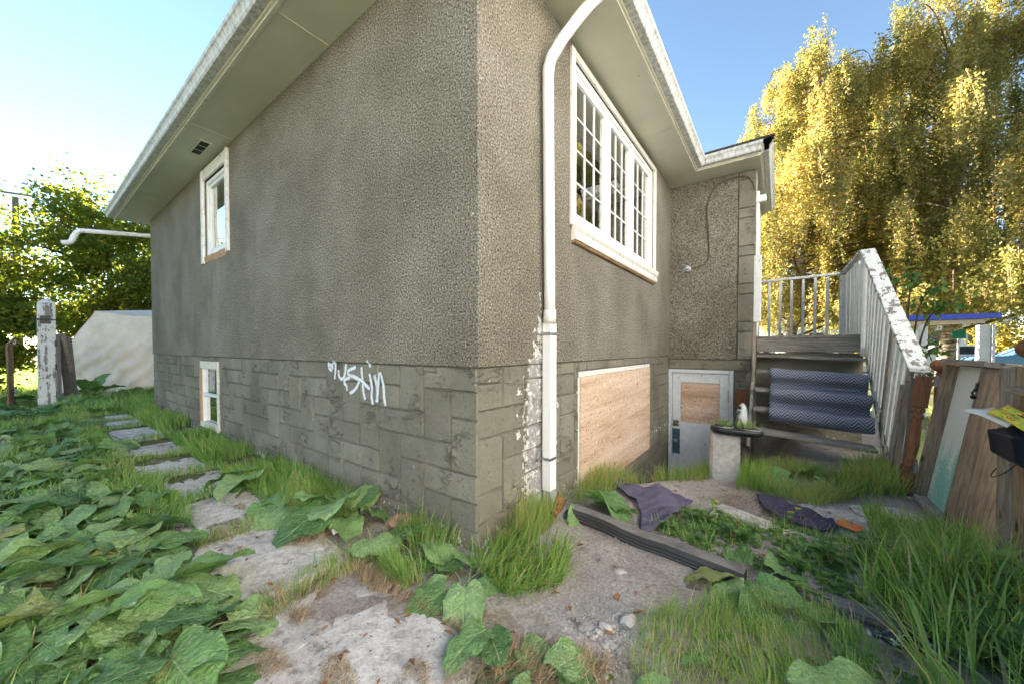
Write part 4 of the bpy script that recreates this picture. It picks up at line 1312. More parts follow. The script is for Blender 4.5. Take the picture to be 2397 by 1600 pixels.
m_ = MB(); m_.box(2.462, 2.469, 2.14, 2.166, 1.00, 1.06); m_.tube([(2.465, 2.15, 1.02), (2.45, 2.138, 0.99), (2.455, 2.12, 0.965)], 0.007, 8); m_.tube([(2.452, 2.122, 0.966), (2.452, 2.112, 0.960)], 0.014, 10)
m_.build("bolt", "black metal", gt)
for zz in (0.97, 0.20):
    m_ = MB(); m_.box(2.452, 2.474, 2.888, 2.915, zz, zz + 0.09); m_.tube([(2.458, 2.918, zz), (2.458, 2.918, zz + .09)], 0.007, 8); m_.build("hinge", "steel", gt)

gt.rotation_euler = (0, R(8.5), 0)
def turned_post(x, y, h, lab, cap=True):
    t = thing("turned_post", lab, "post", (x, y, 0))
    w = 0.045
    MB().box(x - w, x + w, y - w, y + w, -0.1, 0.26).build("base", "red cedar", t, bevel=0.006)
    pr = [(0.045, 0.26), (0.030, 0.275), (0.043, 0.30), (0.043, 0.315), (0.030, 0.335), (0.036, 0.38), (0.041, 0.46), (0.038, 0.58), (0.030, 0.68), (0.042, 0.70), (0.042, 0.72), (0.030, 0.735), (0.042, 0.755), (0.042, 0.775), (0.034, 0.79)]
    m_ = MB(); m_.lathe(pr, (x, y, 0), 18); m_.build("turning", "red cedar", t, smooth=True)
    MB().box(x - w, x + w, y - w, y + w, 0.79, h).build("shaft", "red cedar", t, bevel=0.006)
    if cap:
        pr = [(0.034, 0), (0.050, .006), (0.050, .016), (0.036, .024), (0.034, .034), (0.060, .05), (0.078, .075), (0.080, .10), (0.066, .128), (0.040, .146), (0.003, .152)]
        m_ = MB(); m_.lathe([(r, z + h) for r, z in pr], (x, y, 0), 24); m_.build("ball_cap", "red cedar", t, smooth=True)
    return t
turned_post(2.46, 2.99, 1.07, "red brown turned post hinging the open gate", False).rotation_euler = (0, R(5.5), 0)
turned_post(2.70, 3.10, 1.06, "red brown turned post with a ball cap behind the gate")
fp = thing("fence_section", "weathered board fence end with a brown ball capped post", "fence", (2.7, 1.6, 0))
MB().box(2.69, 2.80, 1.84, 1.95, -0.1, 1.19).build("post", "red cedar", fp, bevel=0.006)
MB().box(2.648, 2.686, 1.775, 1.94, -0.05, 1.185).build("plank", "weathered grey vertical", fp, bevel=0.004)
y = 1.765
while y > -0.6:
    MB().box(2.655, 2.684, y - 0.125, y, -0.05, 1.205 + random.uniform(-.008, .008)).build("plank", "fence wood", fp, bevel=0.004)
    y -= 0.131
MB().box(2.60, 2.652, -0.6, 1.70, 1.045, 1.082).build("rail", "weathered grey lengthwise", fp, bevel=0.004)
m_ = MB(); m_.lathe([(0.034, 1.192), (0.062, 1.198), (0.062, 1.212), (0.042, 1.222), (0.040, 1.235), (0.070, 1.25), (0.094, 1.28), (0.097, 1.31), (0.080, 1.345), (0.05, 1.365), (0.003, 1.372)], (2.78, 1.86, 0), 26)
m_.build("ball_cap", "red cedar", fp, smooth=True)
m_ = MB(); m_.tube(crom([(2.645, 1.93, 0.55), (2.60, 1.85, 0.52), (2.58, 1.75, 0.53), (2.60, 1.68, 0.58), (2.645, 1.66, 0.66)], 5), 0.003, 5); m_.build("wire_loop", "wire", fp)
# leaning old pickets beside the stairs
for k, (x, y, h, lx, m_n, lab) in enumerate(((2.40, 3.40, 0.94, 0.11, "weathered grey vertical", "short weathered picket nearest the stair railing"), (2.43, 3.25, 0.99, 0.09, "weathered grey vertical", "tall weathered picket against the turned gate post"), (2.46, 3.13, 1.02, 0.07, "grey plank dark", "dark grey picket wedged behind the turned gate post"))):
    m_ = MB(); z0 = gzf(x, y)
    m_.hexa([(x, y - .045, z0 - .03), (x + .022, y - .045, z0 - .03), (x + .022, y + .045, z0 - .03), (x, y + .045, z0 - .03), (x + lx, y - .045 + .03, h), (x + lx + .022, y - .045 + .03, h), (x + lx + .022, y + .045 + .03, h + .01), (x + lx, y + .045 + .03, h + .01)])
    m_.build("picket", m_n, bevel=0.004, tag=(lab, "picket", "old pickets by the gate"))

# mailbox with flyers
mbx = thing("mailbox", "black metal mailbox hung on the fence boards", "mailbox", (2.58, 1.66, 0.76))
m_ = MB()
def mbp(i):
    x0 = 2.652
    y = (1.52, 1.80)[i]
    y -= 0.09
    return [(x0, y, 0.66), (x0 - 0.05, y, 0.655), (x0 - 0.10, y, 0.69), (x0 - 0.115, y, 0.82), (x0, y, 0.86)]
m_.profile(mbp, 2); m_.build("box", "mailbox black", mbx, bevel=0.004)
m_ = MB(); m_.hexa([(2.652, 1.51, 0.862), (2.652, 1.81, 0.862), (2.60, 1.81, 0.93), (2.60, 1.51, 0.93), (2.652, 1.51, 0.868), (2.652, 1.81, 0.868), (2.60, 1.81, 0.936), (2.60, 1.51, 0.936)]); m_.build("lid", "mailbox black", mbx)
def sheet(name, pts, m, lab, cat, nu=8, nv=6, curl=0.012, group=None):
    a, b, c, d = [np.array(p) for p in pts]
    V, Q, U = [], [], []
    for j in range(nv):
        for i in range(nu):
            s_, t = i / (nu - 1), j / (nv - 1)
            p = (a * (1 - s_) + b * s_) * (1 - t) + (d * (1 - s_) + c * s_) * t
            p = p + np.array([0, 0, curl * math.sin(s_ * 4 + t * 2.5) + curl * 0.6 * math.sin(t * 7)])
            V.append(p); U.append((s_, t * 0.7))
    for j in range(nv - 1):
        for i in range(nu - 1):
            q = j * nu + i; Q.append((q, q + 1, q + nu + 1, q + nu))
    o = npmesh(name, np.array(V), np.array(Q), m, uv=np.array(U), smooth=True)
    sd = o.modifiers.new("thick", 'SOLIDIFY'); sd.thickness = 0.0012
    return label(o, lab, cat, group)
sheet("flyer", [(2.53, 1.70, 0.915), (2.57, 1.40, 0.875), (2.63, 1.42, 0.955), (2.61, 1.70, 0.965)], "flyer print", "glossy yellow flyer with red rings stuffed in the mailbox", "flyer")
sheet("flyer", [(2.47, 1.86, 0.90), (2.56, 1.55, 0.87), (2.63, 1.56, 0.942), (2.60, 1.84, 0.93)], "paper white", "white folded paper sticking out of the mailbox under flyer", "paper")

# ------------------------------------------------------------------ paving path
path = thing("path", None, None, (-4, -0.7, 0)); path["kind"] = "structure"
def paver(cx, cy, lx, ly, rot, zt=0.022, chip=0.05, n=9):
    m_ = MB()
    ring = []
    for k in range(n * 4):
        s_ = k // n; t = (k % n) / n
        p = [(-1 + 2 * t, -1), (1, -1 + 2 * t), (1 - 2 * t, 1), (-1, 1 - 2 * t)][s_]
        j = random.gauss(0, chip * 0.22)
        r = (abs(p[0]) ** 8 + abs(p[1]) ** 8) ** (-1 / 8)
        x, y = p[0] * r * lx / 2 + j, p[1] * r * ly / 2 + j
        ring.append((cx + x * math.cos(rot) - y * math.sin(rot), cy + x * math.sin(rot) + y * math.cos(rot)))
    z0 = float(gz(cx, cy))
    N = len(ring)
    def layer(f, z): return [(cx + (x - cx) * f, cy + (y - cy) * f, z) for x, y in ring]
    tl = random.uniform(-.012, .012), random.uniform(-.012, .012)
    def tilt(L): return [(x, y, z + (x - cx) * tl[0] + (y - cy) * tl[1]) for x, y, z in L]
    vs = tilt(layer(1, z0 - .06)) + tilt(layer(1, z0 + zt - .010)) + tilt(layer(0.985, z0 + zt))
    for f in (0.7, 0.4):
        vs += [(x, y, z + random.gauss(0, 0.0025)) for x, y, z in tilt(layer(f, z0 + zt))]
    fs = []
    for l in range(4):
        for k in range(N):
            k2 = (k + 1) % N
            fs.append((l * N + k, l * N + k2, (l + 1) * N + k2, (l + 1) * N + k))
    fs.append(tuple(4 * N + k for k in range(N)))
    m_.add(vs, fs)
    m_.build("paving_slab", "concrete slab", path, smooth=False)
for s_ in ((-9.45, -0.38, 0.75, 0.62, 0.05), (-8.55, -0.46, 0.85, 0.60, -0.04), (-7.62, -0.55, 0.80, 0.58, 0.03), (-6.45, -0.60, 0.95, 0.62, -0.05), (-5.85, -0.62, 0.2, 0.5, 0.0), (-4.80, -0.70, 0.86, 0.62, 0.04), (-3.86, -0.73, 0.80, 0.60, -0.03), (-2.95, -0.72, 0.82, 0.62, 0.05), (-2.02, -0.74, 0.84, 0.60, 0.02), (-1.06, -0.78, 0.92, 0.62, -0.05), (0.06, -0.93, 1.10, 0.80, 0.06)):
    paver(*s_, zt=0.012)
# worn concrete patches between stairs and door
for s_ in ((1.95, 2.02, 0.55, 0.30, -0.5), (2.25, 2.30, 0.42, 0.34, 0.4), (1.55, 1.42, 0.9, 0.16, -0.42)):
    paver(*s_, zt=0.012)

# ------------------------------------------------------------------ litter on the ground
def pipe_run(name, pts, hw, hh, m, lab, cat, ribs=True):
    pts = [Vector(p) for p in pts]
    m_ = MB()
    def ring(i):
        p = pts[i]
        d = (pts[min(i + 1, len(pts) - 1)] - pts[max(i - 1, 0)]).normalized()
        s_ = Vector((0, 0, 1)).cross(d).normalized()
        u = d.cross(s_)
        q = 1 + 0.10 * math.sin(i * 1.9)
        pr = [(-hw, -hh), (-hw, -hh * .55), (-hw * .93, -hh * .4), (-hw, -hh * .1), (-hw * .93, hh * .1), (-hw, hh * .4), (-hw * .93, hh * .62), (-hw * .82, hh), (hw * .82, hh), (hw, hh * .7), (hw * .86, hh * .2), (hw, 0), (hw * .86, -hh * .4), (hw, -hh)] if ribs else [(-hw, -hh), (-hw, hh), (hw, hh), (hw, -hh)]
        return [p + s_ * a * q + u * b for a, b in pr]
    m_.profile(ring, len(pts))
    return m_.build(name, m, tag=(lab, cat))
pp = [(0.235, 0.80, 0.04)] + [(0.27 + 0.14 * i, 0.815 - 0.022 * i + 0.012 * math.sin(i), gzf(0.27 + 0.14 * i, 0.815 - 0.022 * i) + 0.050 - 0.003 * i) for i in range(9)]
pipe_run("drain_extension", pp, 0.055, 0.044, "dusty black", "ribbed black drain extension lying from the downspout across the dirt", "drain pipe")
pp = [(1.62 + 0.11 * i, 0.665 - 0.012 * i, gzf(1.62 + 0.11 * i, 0.665) + 0.034 + 0.003 * math.sin(i)) for i in range(6)]
m_ = MB()
m_.profile(lambda i: [Vector(pp[i]) + Vector(q) for q in ((0, -.045, -.018), (0, -.045, .016), (0, .045, .018), (0, .045, -.018))], 6)
m_.build("timber_strip", "grey plank dark", bevel=0.004, tag=("weathered grey timber strip lying in the weeds by the grass", "timber"))

def rag(name, outline, m, lab, folds):
    """crumpled cloth: triangulated patch inside an outline, raised in folds"""
    xs = [p[0] for p in outline]; ys = [p[1] for p in outline]
    def inside(x, y):
        c = False
        for (x1, y1), (x2, y2) in zip(outline, outline[1:] + outline[:1]):
            if (y1 > y) != (y2 > y) and x < (x2 - x1) * (y - y1) / (y2 - y1) + x1: c = not c
        return c
    st_ = 0.010
    gx = np.arange(min(xs), max(xs), st_); gy = np.arange(min(ys), max(ys), st_)
    idx, V, Q = {}, [], []
    def vid(i, j):
        if (i, j) not in idx:
            x, y = gx[0] + i * st_, gy[0] + j * st_
            h = 0.018
            for (a, b, amp, fr, ph) in folds:
                h += amp * (0.5 + 0.5 * math.sin((x * a + y * b) * fr + ph)) ** 2
            h += 0.014 * float(vnoise(x * 14, y * 14, 5))
            idx[(i, j)] = len(V)
            V.append((x + random.gauss(0, .0015), y + random.gauss(0, .0015), gzf(x, y) + h))
        return idx[(i, j)]
    for i in range(len(gx) - 1):
        for j in range(len(gy) - 1):
            if inside(gx[i] + st_ / 2, gy[j] + st_ / 2):
                Q.append((vid(i, j), vid(i + 1, j), vid(i + 1, j + 1), vid(i, j + 1)))
    o = npmesh(name, np.array(V), np.array(Q), m, smooth=True)
    sd = o.modifiers.new("thick", 'SOLIDIFY'); sd.thickness = 0.008
    sm_ = o.modifiers.new("soft", 'SMOOTH'); sm_.iterations = 7
    return label(o, lab, "cloth")
rag("rag", [(0.24, 1.60), (0.34, 1.78), (0.55, 1.72), (0.66, 1.77), (0.98, 1.60), (0.93, 1.45), (0.90, 1.10), (0.80, 0.86), (0.74, 0.90), (0.68, 1.15), (0.55, 1.38)], "purple cloth", "crumpled purple cloth lying beside the black drain extension", [(1, 0.4, .026, 15, 0.3), (0.5, 1, .016, 27, 1.2), (-1, 0.7, .008, 44, 0.2)])
rag("rag", [(1.38, 2.12), (1.52, 2.16), (1.68, 2.02), (1.86, 1.90), (1.90, 1.72), (1.80, 1.60), (1.66, 1.58), (1.52, 1.66), (1.44, 1.85)], "dark purple cloth", "dark purple cloth spread near the orange card", [(1, 0.9, .022, 17, 0.9), (0.7, -0.8, .014, 30, .1), (-1, 0.3, .008, 47, 1.)])
zc = gzf(1.93, 1.80) + 0.024
sheet("card", [(1.86, 1.80, zc), (1.98, 1.72, zc + .004), (2.045, 1.83, zc + .006), (1.93, 1.91, zc + .012)], "orange card", "flattened orange and red card packet on the dirt", "card", curl=0.004)
def stone_thing(x, y, r, lab, m="rock", sq=0.6, group=None, name="stone"):
    m_ = MB()
    bm = bmesh.new(); bmesh.ops.create_icosphere(bm, subdivisions=2, radius=1.0)
    sx, sy = random.uniform(.8, 1.35), random.uniform(.7, 1.1)
    sd_ = random.randint(0, 999)
    vs = []
    for v in bm.verts:
        d = 1 + 0.5 * (float(vnoise(v.co.x * 1.7 + 9 + v.co.z, v.co.y * 1.7 + v.co.z * 1.3, sd_)) - 0.5)
        vs.append((x + v.co.x * r * sx * d, y + v.co.y * r * sy * d, gzf(x, y) + r * sq * 0.6 + v.co.z * r * sq * d))
    m_.add(vs, [tuple(v.index for v in f.verts) for f in bm.faces]); bm.free()
    o = m_.build(name, m, loc=(x, y, gzf(x, y)))
    return label(o, lab, "stone", group)
stone_thing(0.965, -0.03, 0.042, "flat pale rock lying alone on the bare dirt", sq=0.4)
stone_thing(0.895, -0.12, 0.026, "small pale stone beside the flat rock on dirt")
stone_thing(1.07, -0.07, 0.02, "little white stone at the edge of the grass")
stone_thing(0.80, 0.34, 0.035, "round whitish stone half buried near the black pipe", sq=0.35)
stone_thing(-6.75, -1.95, 0.16, "large pale field stone in the grass beyond the burdock", sq=0.7)
stone_thing(1.13, 1.36, 0.055, "square broken concrete lump beside yellow flowers", sq=0.8)
stone_thing(-0.62, -0.055, 0.085, "pinkish broken brick chunk at the foot of the wall", "brick clay", 0.75, None, "brick_chunk")
stone_thing(-0.75, -0.075, 0.07, "grey pink brick chunk next to the burdock by wall", "brick clay", 0.7, None, "brick_chunk")
for k in range(14):
    stone_thing(random.uniform(0.78, 1.08), random.uniform(-0.36, -0.12), random.uniform(0.010, 0.019), "small pebble scattered on the dirt in front of the rock", group="pebbles on the dirt", name="pebble")
sheet("wrapper", [(-1.02, -0.44, 0.05), (-0.90, -0.46, 0.045), (-0.89, -0.38, 0.06), (-1.0, -0.36, 0.065)], "paper white", "white carton scrap with a yellow stripe lying by burdock", "litter")
dl = sheet("dead_leaf", [(0.16, 0.60, 0.05), (0.25, 0.555, 0.10), (0.29, 0.66, 0.19), (0.19, 0.70, 0.20)], "dry leaf", "curled brown dead leaf hanging beside the downspout elbow", "leaf", curl=0.02)
bt = thing("bottle", "dark glass bottle with white lines half hidden in grass", "bottle", (1.98, 0.52, 0.05))
bt.rotation_euler = (R(82), 0, R(-60))
m_ = MB(); m_.lathe([(0.030, -0.09), (0.036, -0.085), (0.036, 0.04), (0.028, 0.075), (0.014, 0.10), (0.013, 0.14)], n=20); local(m_, "glass", "bottle glass", bt, smooth=True)
m_ = MB(); m_.lathe([(0.015, 0.14), (0.015, 0.155), (0.004, 0.157)], n=14); local(m_, "cap", "steel", bt, smooth=True)

# ------------------------------------------------------------------ left yard: post, panel, tarp
lp = thing("gate_post", "thick white peeling gate post with grey hinge board", "post", (-11.3, -1.35, 0))
def at_l(x, y): return (x, y)
m_ = MB()
b = 0.125
m_.hexa([(-11.3 - b, -1.35 - b, -.1), (-11.3 + b, -1.35 - b, -.1), (-11.3 + b, -1.35 + b, -.1), (-11.3 - b, -1.35 + b, -.1), (-11.3 - b, -1.33 - b, 2.28), (-11.3 + b, -1.33 - b, 2.28), (-11.3 + b, -1.33 + b, 2.28), (-11.3 - b, -1.33 + b, 2.28)])
m_.build("post", "weathered post paint", lp, bevel=0.012)
m_ = MB(); m_.hexa([(-11.3 - b, -1.33 - b, 2.282), (-11.3 + b, -1.33 - b, 2.282), (-11.3 + b, -1.33 + b, 2.282), (-11.3 - b, -1.33 + b, 2.282)] + [(-11.3 - .05, -1.33 - .05, 2.36), (-11.3 + .05, -1.33 - .05, 2.36), (-11.3 + .05, -1.33 + .05, 2.36), (-11.3 - .05, -1.33 + .05, 2.36)])
m_.build("post_cap", "peeling white vertical", lp, bevel=0.008)
MB().box(-11.19, -11.05, -1.215, -1.155, 0.25, 1.62).build("hinge_board", "grey plank dark", lp, bevel=0.006)
for zz in (1.35, 0.85):
    MB().box(-11.172, -11.0, -1.235, -1.218, zz, zz + 0.12).build("hinge", "black metal", lp, bevel=0.003)
m_ = MB(); m_.box(-11.172, -11.155, -1.42, -1.28, 1.83, 2.0); m_.tube([(-11.16, -1.55, 1.92), (-11.16, -1.2, 1.92)], 0.012, 8); m_.build("latch", "black metal", lp, bevel=0.003)
pn = thing("old_gate_panel", "weathered plank gate panel standing behind the white post", "gate", (-12.0, -1.7, 0))
for i in range(6):
    x = -12.35 + i * 0.16
    MB().box(x, x + 0.14, -1.80 - i * 0.012, -1.77 - i * 0.012, 0.05, 1.50 - 0.02 * i).build("plank", "fence wood", pn, bevel=0.004)
MB().box(-12.4, -11.4, -1.765, -1.73, 1.38, 1.48).build("rail", "weathered grey across", pn, bevel=0.004)
MB().box(-12.4, -11.4, -1.765, -1.73, 0.35, 0.45).build("rail", "weathered grey across", pn, bevel=0.004)
lt = thing("leaning_brace", "grey board and pale batten leaning against the white post", "board", (-11.4, -0.7, 0))
MB().beam((-11.12, -1.10, 1.55), (-11.75, -0.98, 0.05), 0.20, 0.03, (1, 0, 0)).build("board", "grey plank dark", lt, bevel=0.004)
MB().beam((-11.06, -1.13, 1.62), (-11.80, -0.88, 0.05), 0.07, 0.05, (1, 0, 0)).build("batten", "weathered grey vertical", lt, bevel=0.004)

tp = thing("tarp_shelter", "large off white tarp shelter behind the far house corner", "shelter", (-14.5, 1.0, 0))
def tarp_sheet(u_to, z0, z1, ridge, seed):
    pass
V, Q = [], []
NU, NV = 60, 34
A0, A1 = np.array([-15.6, -1.0]), np.array([-12.6, 2.4])
for j in range(NV):
    for i in range(NU):
        s_, t = i / (NU - 1), j / (NV - 1)
        se = s_ + (1 - s_) * 0.20 * t ** 1.5
        p = A0 * (1 - se) + A1 * se
        nrm = np.array([A1[1] - A0[1], -(A1[0] - A0[0])]); nrm = nrm / np.linalg.norm(nrm)
        z = t * (2.40 - 0.10 * math.sin(min(1, s_ * 1.6) * 3.14) - 0.10 * s_)
        bulge = 0.55 * (1 - t) ** 1.2 + 0.10 * math.sin(s_ * 3.1) * math.sin(t * 3.14)
        fold = 0.16 * math.sin((s_ * 1.7 + t * 0.55) * 17) * max(0, 1 - abs(t - 0.42) * 1.9) * (1 - s_) ** 0.5 + 0.07 * math.sin((s_ * 2.3 - t * 0.9) * 21) * max(0, 1 - abs(t - 0.35) * 2.2) + 0.05 * math.sin(s_ * 23 + t * 6) * (1 - t)
        fold += 0.10 * (float(vnoise(s_ * 7, t * 5, 4)) - .5) + 0.06 * (float(vnoise(s_ * 19, t * 12, 6)) - .5)
        q = p + nrm * (bulge + fold)
        V.append((q[0], q[1], z + 0.02))
for j in range(NV - 1):
    for i in range(NU - 1):
        q = j * NU + i; Q.append((q, q + 1, q + NU + 1, q + NU))
npmesh("tarp_front", np.array(V), np.array(Q), "tarp", tp, smooth=True)
V, Q = [], []
for j in range(8):
    for i in range(NU):
        s_, t = i / (NU - 1), j / 7
        se = s_ + (1 - s_) * 0.20
        p = A0 * (1 - se) + A1 * se - nrm * 2.6 * t
        V.append((p[0], p[1], 2.42 - 0.10 * math.sin(min(1, s_ * 1.6) * 3.14) - 0.10 * s_ + 0.30 * t - 0.04 * math.sin(s_ * 12) * math.sin(t * 3.1)))
for j in range(7):
    for i in range(NU - 1):
        q = j * NU + i; Q.append((q, q + 1, q + NU + 1, q + NU))
npmesh("tarp_top", np.array(V), np.array(Q), "tarp", tp, smooth=True)
V, Q = [], []
for j in range(20):
    for i in range(14):
        s_, t = i / 13, j / 19
        p = A0 + (A1 - A0) * 0.20 * t ** 1.5 - nrm * (2.6 * s_ - 0.55 * (1 - t) ** 1.2 * (1 - s_)) + (A0 - A1) / np.linalg.norm(A1 - A0) * (0.25 * s_ * (1 - t) + 0.04 * math.sin(s_ * 14 + t * 3))
        V.append((p[0], p[1], t * (2.40 + 0.3 * s_)))
for j in range(19):
    for i in range(13):
        q = j * 14 + i; Q.append((q, q + 1, q + 15, q + 14))
npmesh("tarp_side", np.array(V), np.array(Q), "tarp", tp, smooth=True)

# ------------------------------------------------------------------ street side beyond the porch
ab = thing("arbor_frame", "white timber frame with a bright blue top beam past the gate", "frame", (4.2, 8.9, 0))
d = Vector((4.72 - 3.40, 9.31 - 8.35, 0)).normalized()
P0, P1 = Vector((3.1, 8.13, 0)), Vector((4.72, 9.31, 0))
MB().beam(P0 + Vector((0, 0, 1.86)) - d * .1, P1 + Vector((0, 0, 1.93)) + d * .25, 0.16, 0.10).build("top_beam", "blue paint", ab, bevel=0.008)
MB().beam(P0 + Vector((0, 0, 1.76)), P1 + Vector((0, 0, 1.83)), 0.06, 0.09).build("rail", "building tan", ab, bevel=0.004)
for q, w in ((P1, 0.15), (P0 + (P1 - P0) * 0.42, 0.11), (P0, 0.13)):
    MB().box(q.x - w / 2, q.x + w / 2, q.y - w / 2, q.y + w / 2, -0.1, 1.75).build("post", "white post paint", ab, bevel=0.008)
MB().box(P1.x + 0.08, P1.x + 0.12, P1.y - 0.1, P1.y + 0.02, -0.1, 1.75).build("post_trim", "white post paint", ab, bevel=0.004)

def car(name, x, y, rz, m, lab):
    c = thing(name, lab, "car", (x, y, 0.02))
    c.rotation_euler = (0, 0, rz)
    side = [(-2.2, .45), (-2.25, .75), (-2.1, .92), (-1.2, 1.0), (-0.55, 1.42), (0.75, 1.45), (1.55, 1.02), (2.15, .95), (2.25, .7), (2.2, .38), (1.75, .30), (-1.8, .30)]
    def ring(i):
        w = (-.86, -.80, .80, .86)[i] if False else (-0.88, 0.88)[i]
        return [(px, w * (0.86 if pz > 1.05 else 1.0), pz) for px, pz in side]
    mb = MB(); mb.profile(ring, 2); local(mb, "body", m, c, bevel=0.05, seg=2)
    glass = [(-1.08, 1.02), (-0.52, 1.36), (0.70, 1.39), (1.38, 1.04)]
    for s_ in (-1, 1):
        mb = MB(); mb.add([(px, s_ * (0.885 if pz < 1.1 else 0.775), pz) for px, pz in glass], [(0, 1, 2, 3)]); local(mb, "side_window", "car glass", c)
        for wx in (-1.35, 1.38):
            mb = MB(); mb.lathe([(0.20, 0), (0.33, 0.01), (0.335, 0.10), (0.33, 0.20), (0.2, 0.21)], n=22)
            mb.v = [(wx + a, s_ * 0.70 + (b_z if s_ > 0 else -b_z) , 0.335 + b) for a, b, b_z in mb.v]; local(mb, "wheel", "tyre", c, smooth=True)
            mb = MB(); mb.lathe([(0.02, 0.214), (0.19, 0.215), (0.20, 0.205)], n=16)
            mb.v = [(wx + a, s_ * 0.70 + (b_z if s_ > 0 else -b_z), 0.335 + b) for a, b, b_z in mb.v]; local(mb, "hubcap", "steel", c)
    for sx, nm in ((2.235, "headlight"), (-2.215, "tail_light")):
        for s_ in (-1, 1):
            mb = MB(); mb.box(sx - .03, sx + .03, s_ * .72 - .13, s_ * .72 + .13, .66, .80); local(mb, nm, "vinyl white" if sx > 0 else "brick clay", c, bevel=0.01)
    return c
car("parked_car", 7.9, 24.4, R(4), "car white", "white parked car across the street seen past the frame")
car("parked_car", 10.3, 22.6, R(-3), "car blue", "blue parked car by the kerb behind the ball cap")
car("parked_car", 2.6, 25.6, R(5), "car white", "white parked car seen through the thin porch balusters")

def far_building(name, x0, x1, y0, y1, h, m, lab, nw, side='front'):
    t = thing(name, lab, "building", ((x0 + x1) / 2, y0, 0))
    MB().box(x0, x1, y0, y1, -0.1, h).build("wall", m, t)
    MB().box(x0 - .4, x1 + .4, y0 - .5, y1 + .4, h + 0.002, h + .35).build("roof", "building white", t)
    for i in range(nw):
        a = x0 + (x1 - x0) * (i + 0.2) / nw; b = x0 + (x1 - x0) * (i + 0.75) / nw
        MB().box(a, b, y0 - .06, y0 - .01, 0.9, h - .6).build("window", "far window", t)
    return t
far_building("low_building", 1.0, 16.0, 44, 52, 3.4, "building white", "long white low building far behind the balusters", 6)
far_building("tan_building", 24.0, 46.0, 46, 56, 3.0, "building tan", "tan building with a pale flat roof at the far end of street", 7)
sg = thing("street_sign", "small green street sign on a thin pole past the frame", "sign", (5.9, 15.0, 0))
MB().tube([(5.9, 15.0, 0), (5.9, 15.0, 1.9)], 0.025, 8).build("pole", "steel", sg)
MB().box(5.76, 6.04, 14.96, 14.985, 1.60, 1.86).build("plate", "green sign", sg, bevel=0.006)
cpy = thing("pale_canopy", "pale flat canopy on a single column beyond the cars", "canopy", (19.5, 32, 0))
MB().box(17.0, 24.0, 30, 34, 2.9, 3.35).build("roof", "building white", cpy, bevel=0.02)
MB().box(19.3, 19.65, 31.8, 32.2, 0, 2.9).build("column", "building white", cpy)
# unseen pale house added across the fence to bounce sunlight onto the walls
nh = thing("added_fill_house", "unseen white sided two storey house added behind the fence as sunlight bounce", "house", (9.5, -2.5, 0))
m_ = MB(); m_.box(6.1, 13.0, -10.0, 5.0, -0.2, 6.4); m_.build("wall", "building white", nh)
for i in range(42):
    z0 = 0.1 + i * 0.149
    m_ = MB(); m_.hexa([(6.095, -10.0, z0), (6.065, -10.0, z0), (6.065, 5.0, z0), (6.095, 5.0, z0), (6.095, -10.0, z0 + .145), (6.085, -10.0, z0 + .145), (6.085, 5.0, z0 + .145), (6.095, 5.0, z0 + .145)])
    m_.build("siding_board", "building white", nh)
m_ = MB(); m_.add([(5.6, -10.6, 6.3), (13.6, -10.6, 6.3), (13.6, 5.6, 6.3), (5.6, 5.6, 6.3), (9.6, -7.0, 8.2), (9.6, 2.0, 8.2)], [(0, 1, 4), (1, 2, 5, 4), (2, 3, 5), (3, 0, 4, 5), (3, 2, 1, 0)]); m_.build("roof", "shingle", nh)
for y0, z0 in ((-8.6, 3.8), (-3.6, 3.8), (2.4, 3.8), (-8.6, 1.0), (2.4, 1.0)):
    f_ = MB(); f_.box(6.03, 6.063, y0 - .08, y0 + 1.28, z0 - .08, z0 + 1.38); fo = f_.build("window", "vinyl white", nh)
    MB().box(6.015, 6.028, y0, y0 + 1.2, z0, z0 + 1.3).build("pane", "far window", fo)
# utility pole and wires behind the left trees
up = thing("utility_pole", "weathered utility pole rising behind the left trees", "pole", (-49.1, -1.64, 0))
MB().tube([(-49.1, -1.64, -.2), (-49.1, -1.64, 13.7)], [0.24, 0.17], 12).build("shaft", "pole wood", up, smooth=True)
MB().beam((-49.6, -2.9, 14.0), (-48.7, -0.4, 14.0), 0.12, 0.14).build("crossarm", "pole wood", up)
for k, (dx, dy) in enumerate(((-49.55, -2.75), (-48.75, -0.55))):
    MB().lathe([(0.05, 14.07), (0.10, 14.15), (0.05, 14.25), (0.11, 14.35), (0.06, 14.5)], (dx, dy, 0), 10).build("insulator", "grey plastic", up)
m_ = MB()
for z0 in (14.5, 12.6):
    m_.tube([(-49.3 + (-8) * t, -2.2 - 40 * t, z0 - 3.0 * (4 * t * (1 - t)) * 0.35 + 1.8 * t) for t in np.linspace(0, 1, 14)], 0.030, 4)
m_.build("wire", "wire", up)
# ------------------------------------------------------------------ grass
def in_poly(x, y, poly):
    c = np.zeros(len(x), dtype=bool)
    for (x1, y1), (x2, y2) in zip(poly, poly[1:] + poly[:1]):
        if y1 == y2: continue
        k = ((y1 > y) != (y2 > y)) & (x < (x2 - x1) * (y - y1) / (y2 - y1) + x1)
        c ^= k
    return c
def scatter(poly, n, clump=None, keep=0.0):
    xs = [p[0] for p in poly]; ys = [p[1] for p in poly]
    out = np.zeros((0, 2))
    while len(out) < n:
        p = np.stack([rng.uniform(min(xs), max(xs), n * 2), rng.uniform(min(ys), max(ys), n * 2)], 1)
        k = in_poly(p[:, 0], p[:, 1], poly)
        if clump:
            d = vnoise(p[:, 0] * clump, p[:, 1] * clump, 21)
            k &= rng.uniform(0, 1, len(p)) < np.clip((d - 0.25) * 2.2, keep, 1)
        out = np.concatenate([out, p[k]])
    return out[:n]
BL = {'v': [], 't': []}
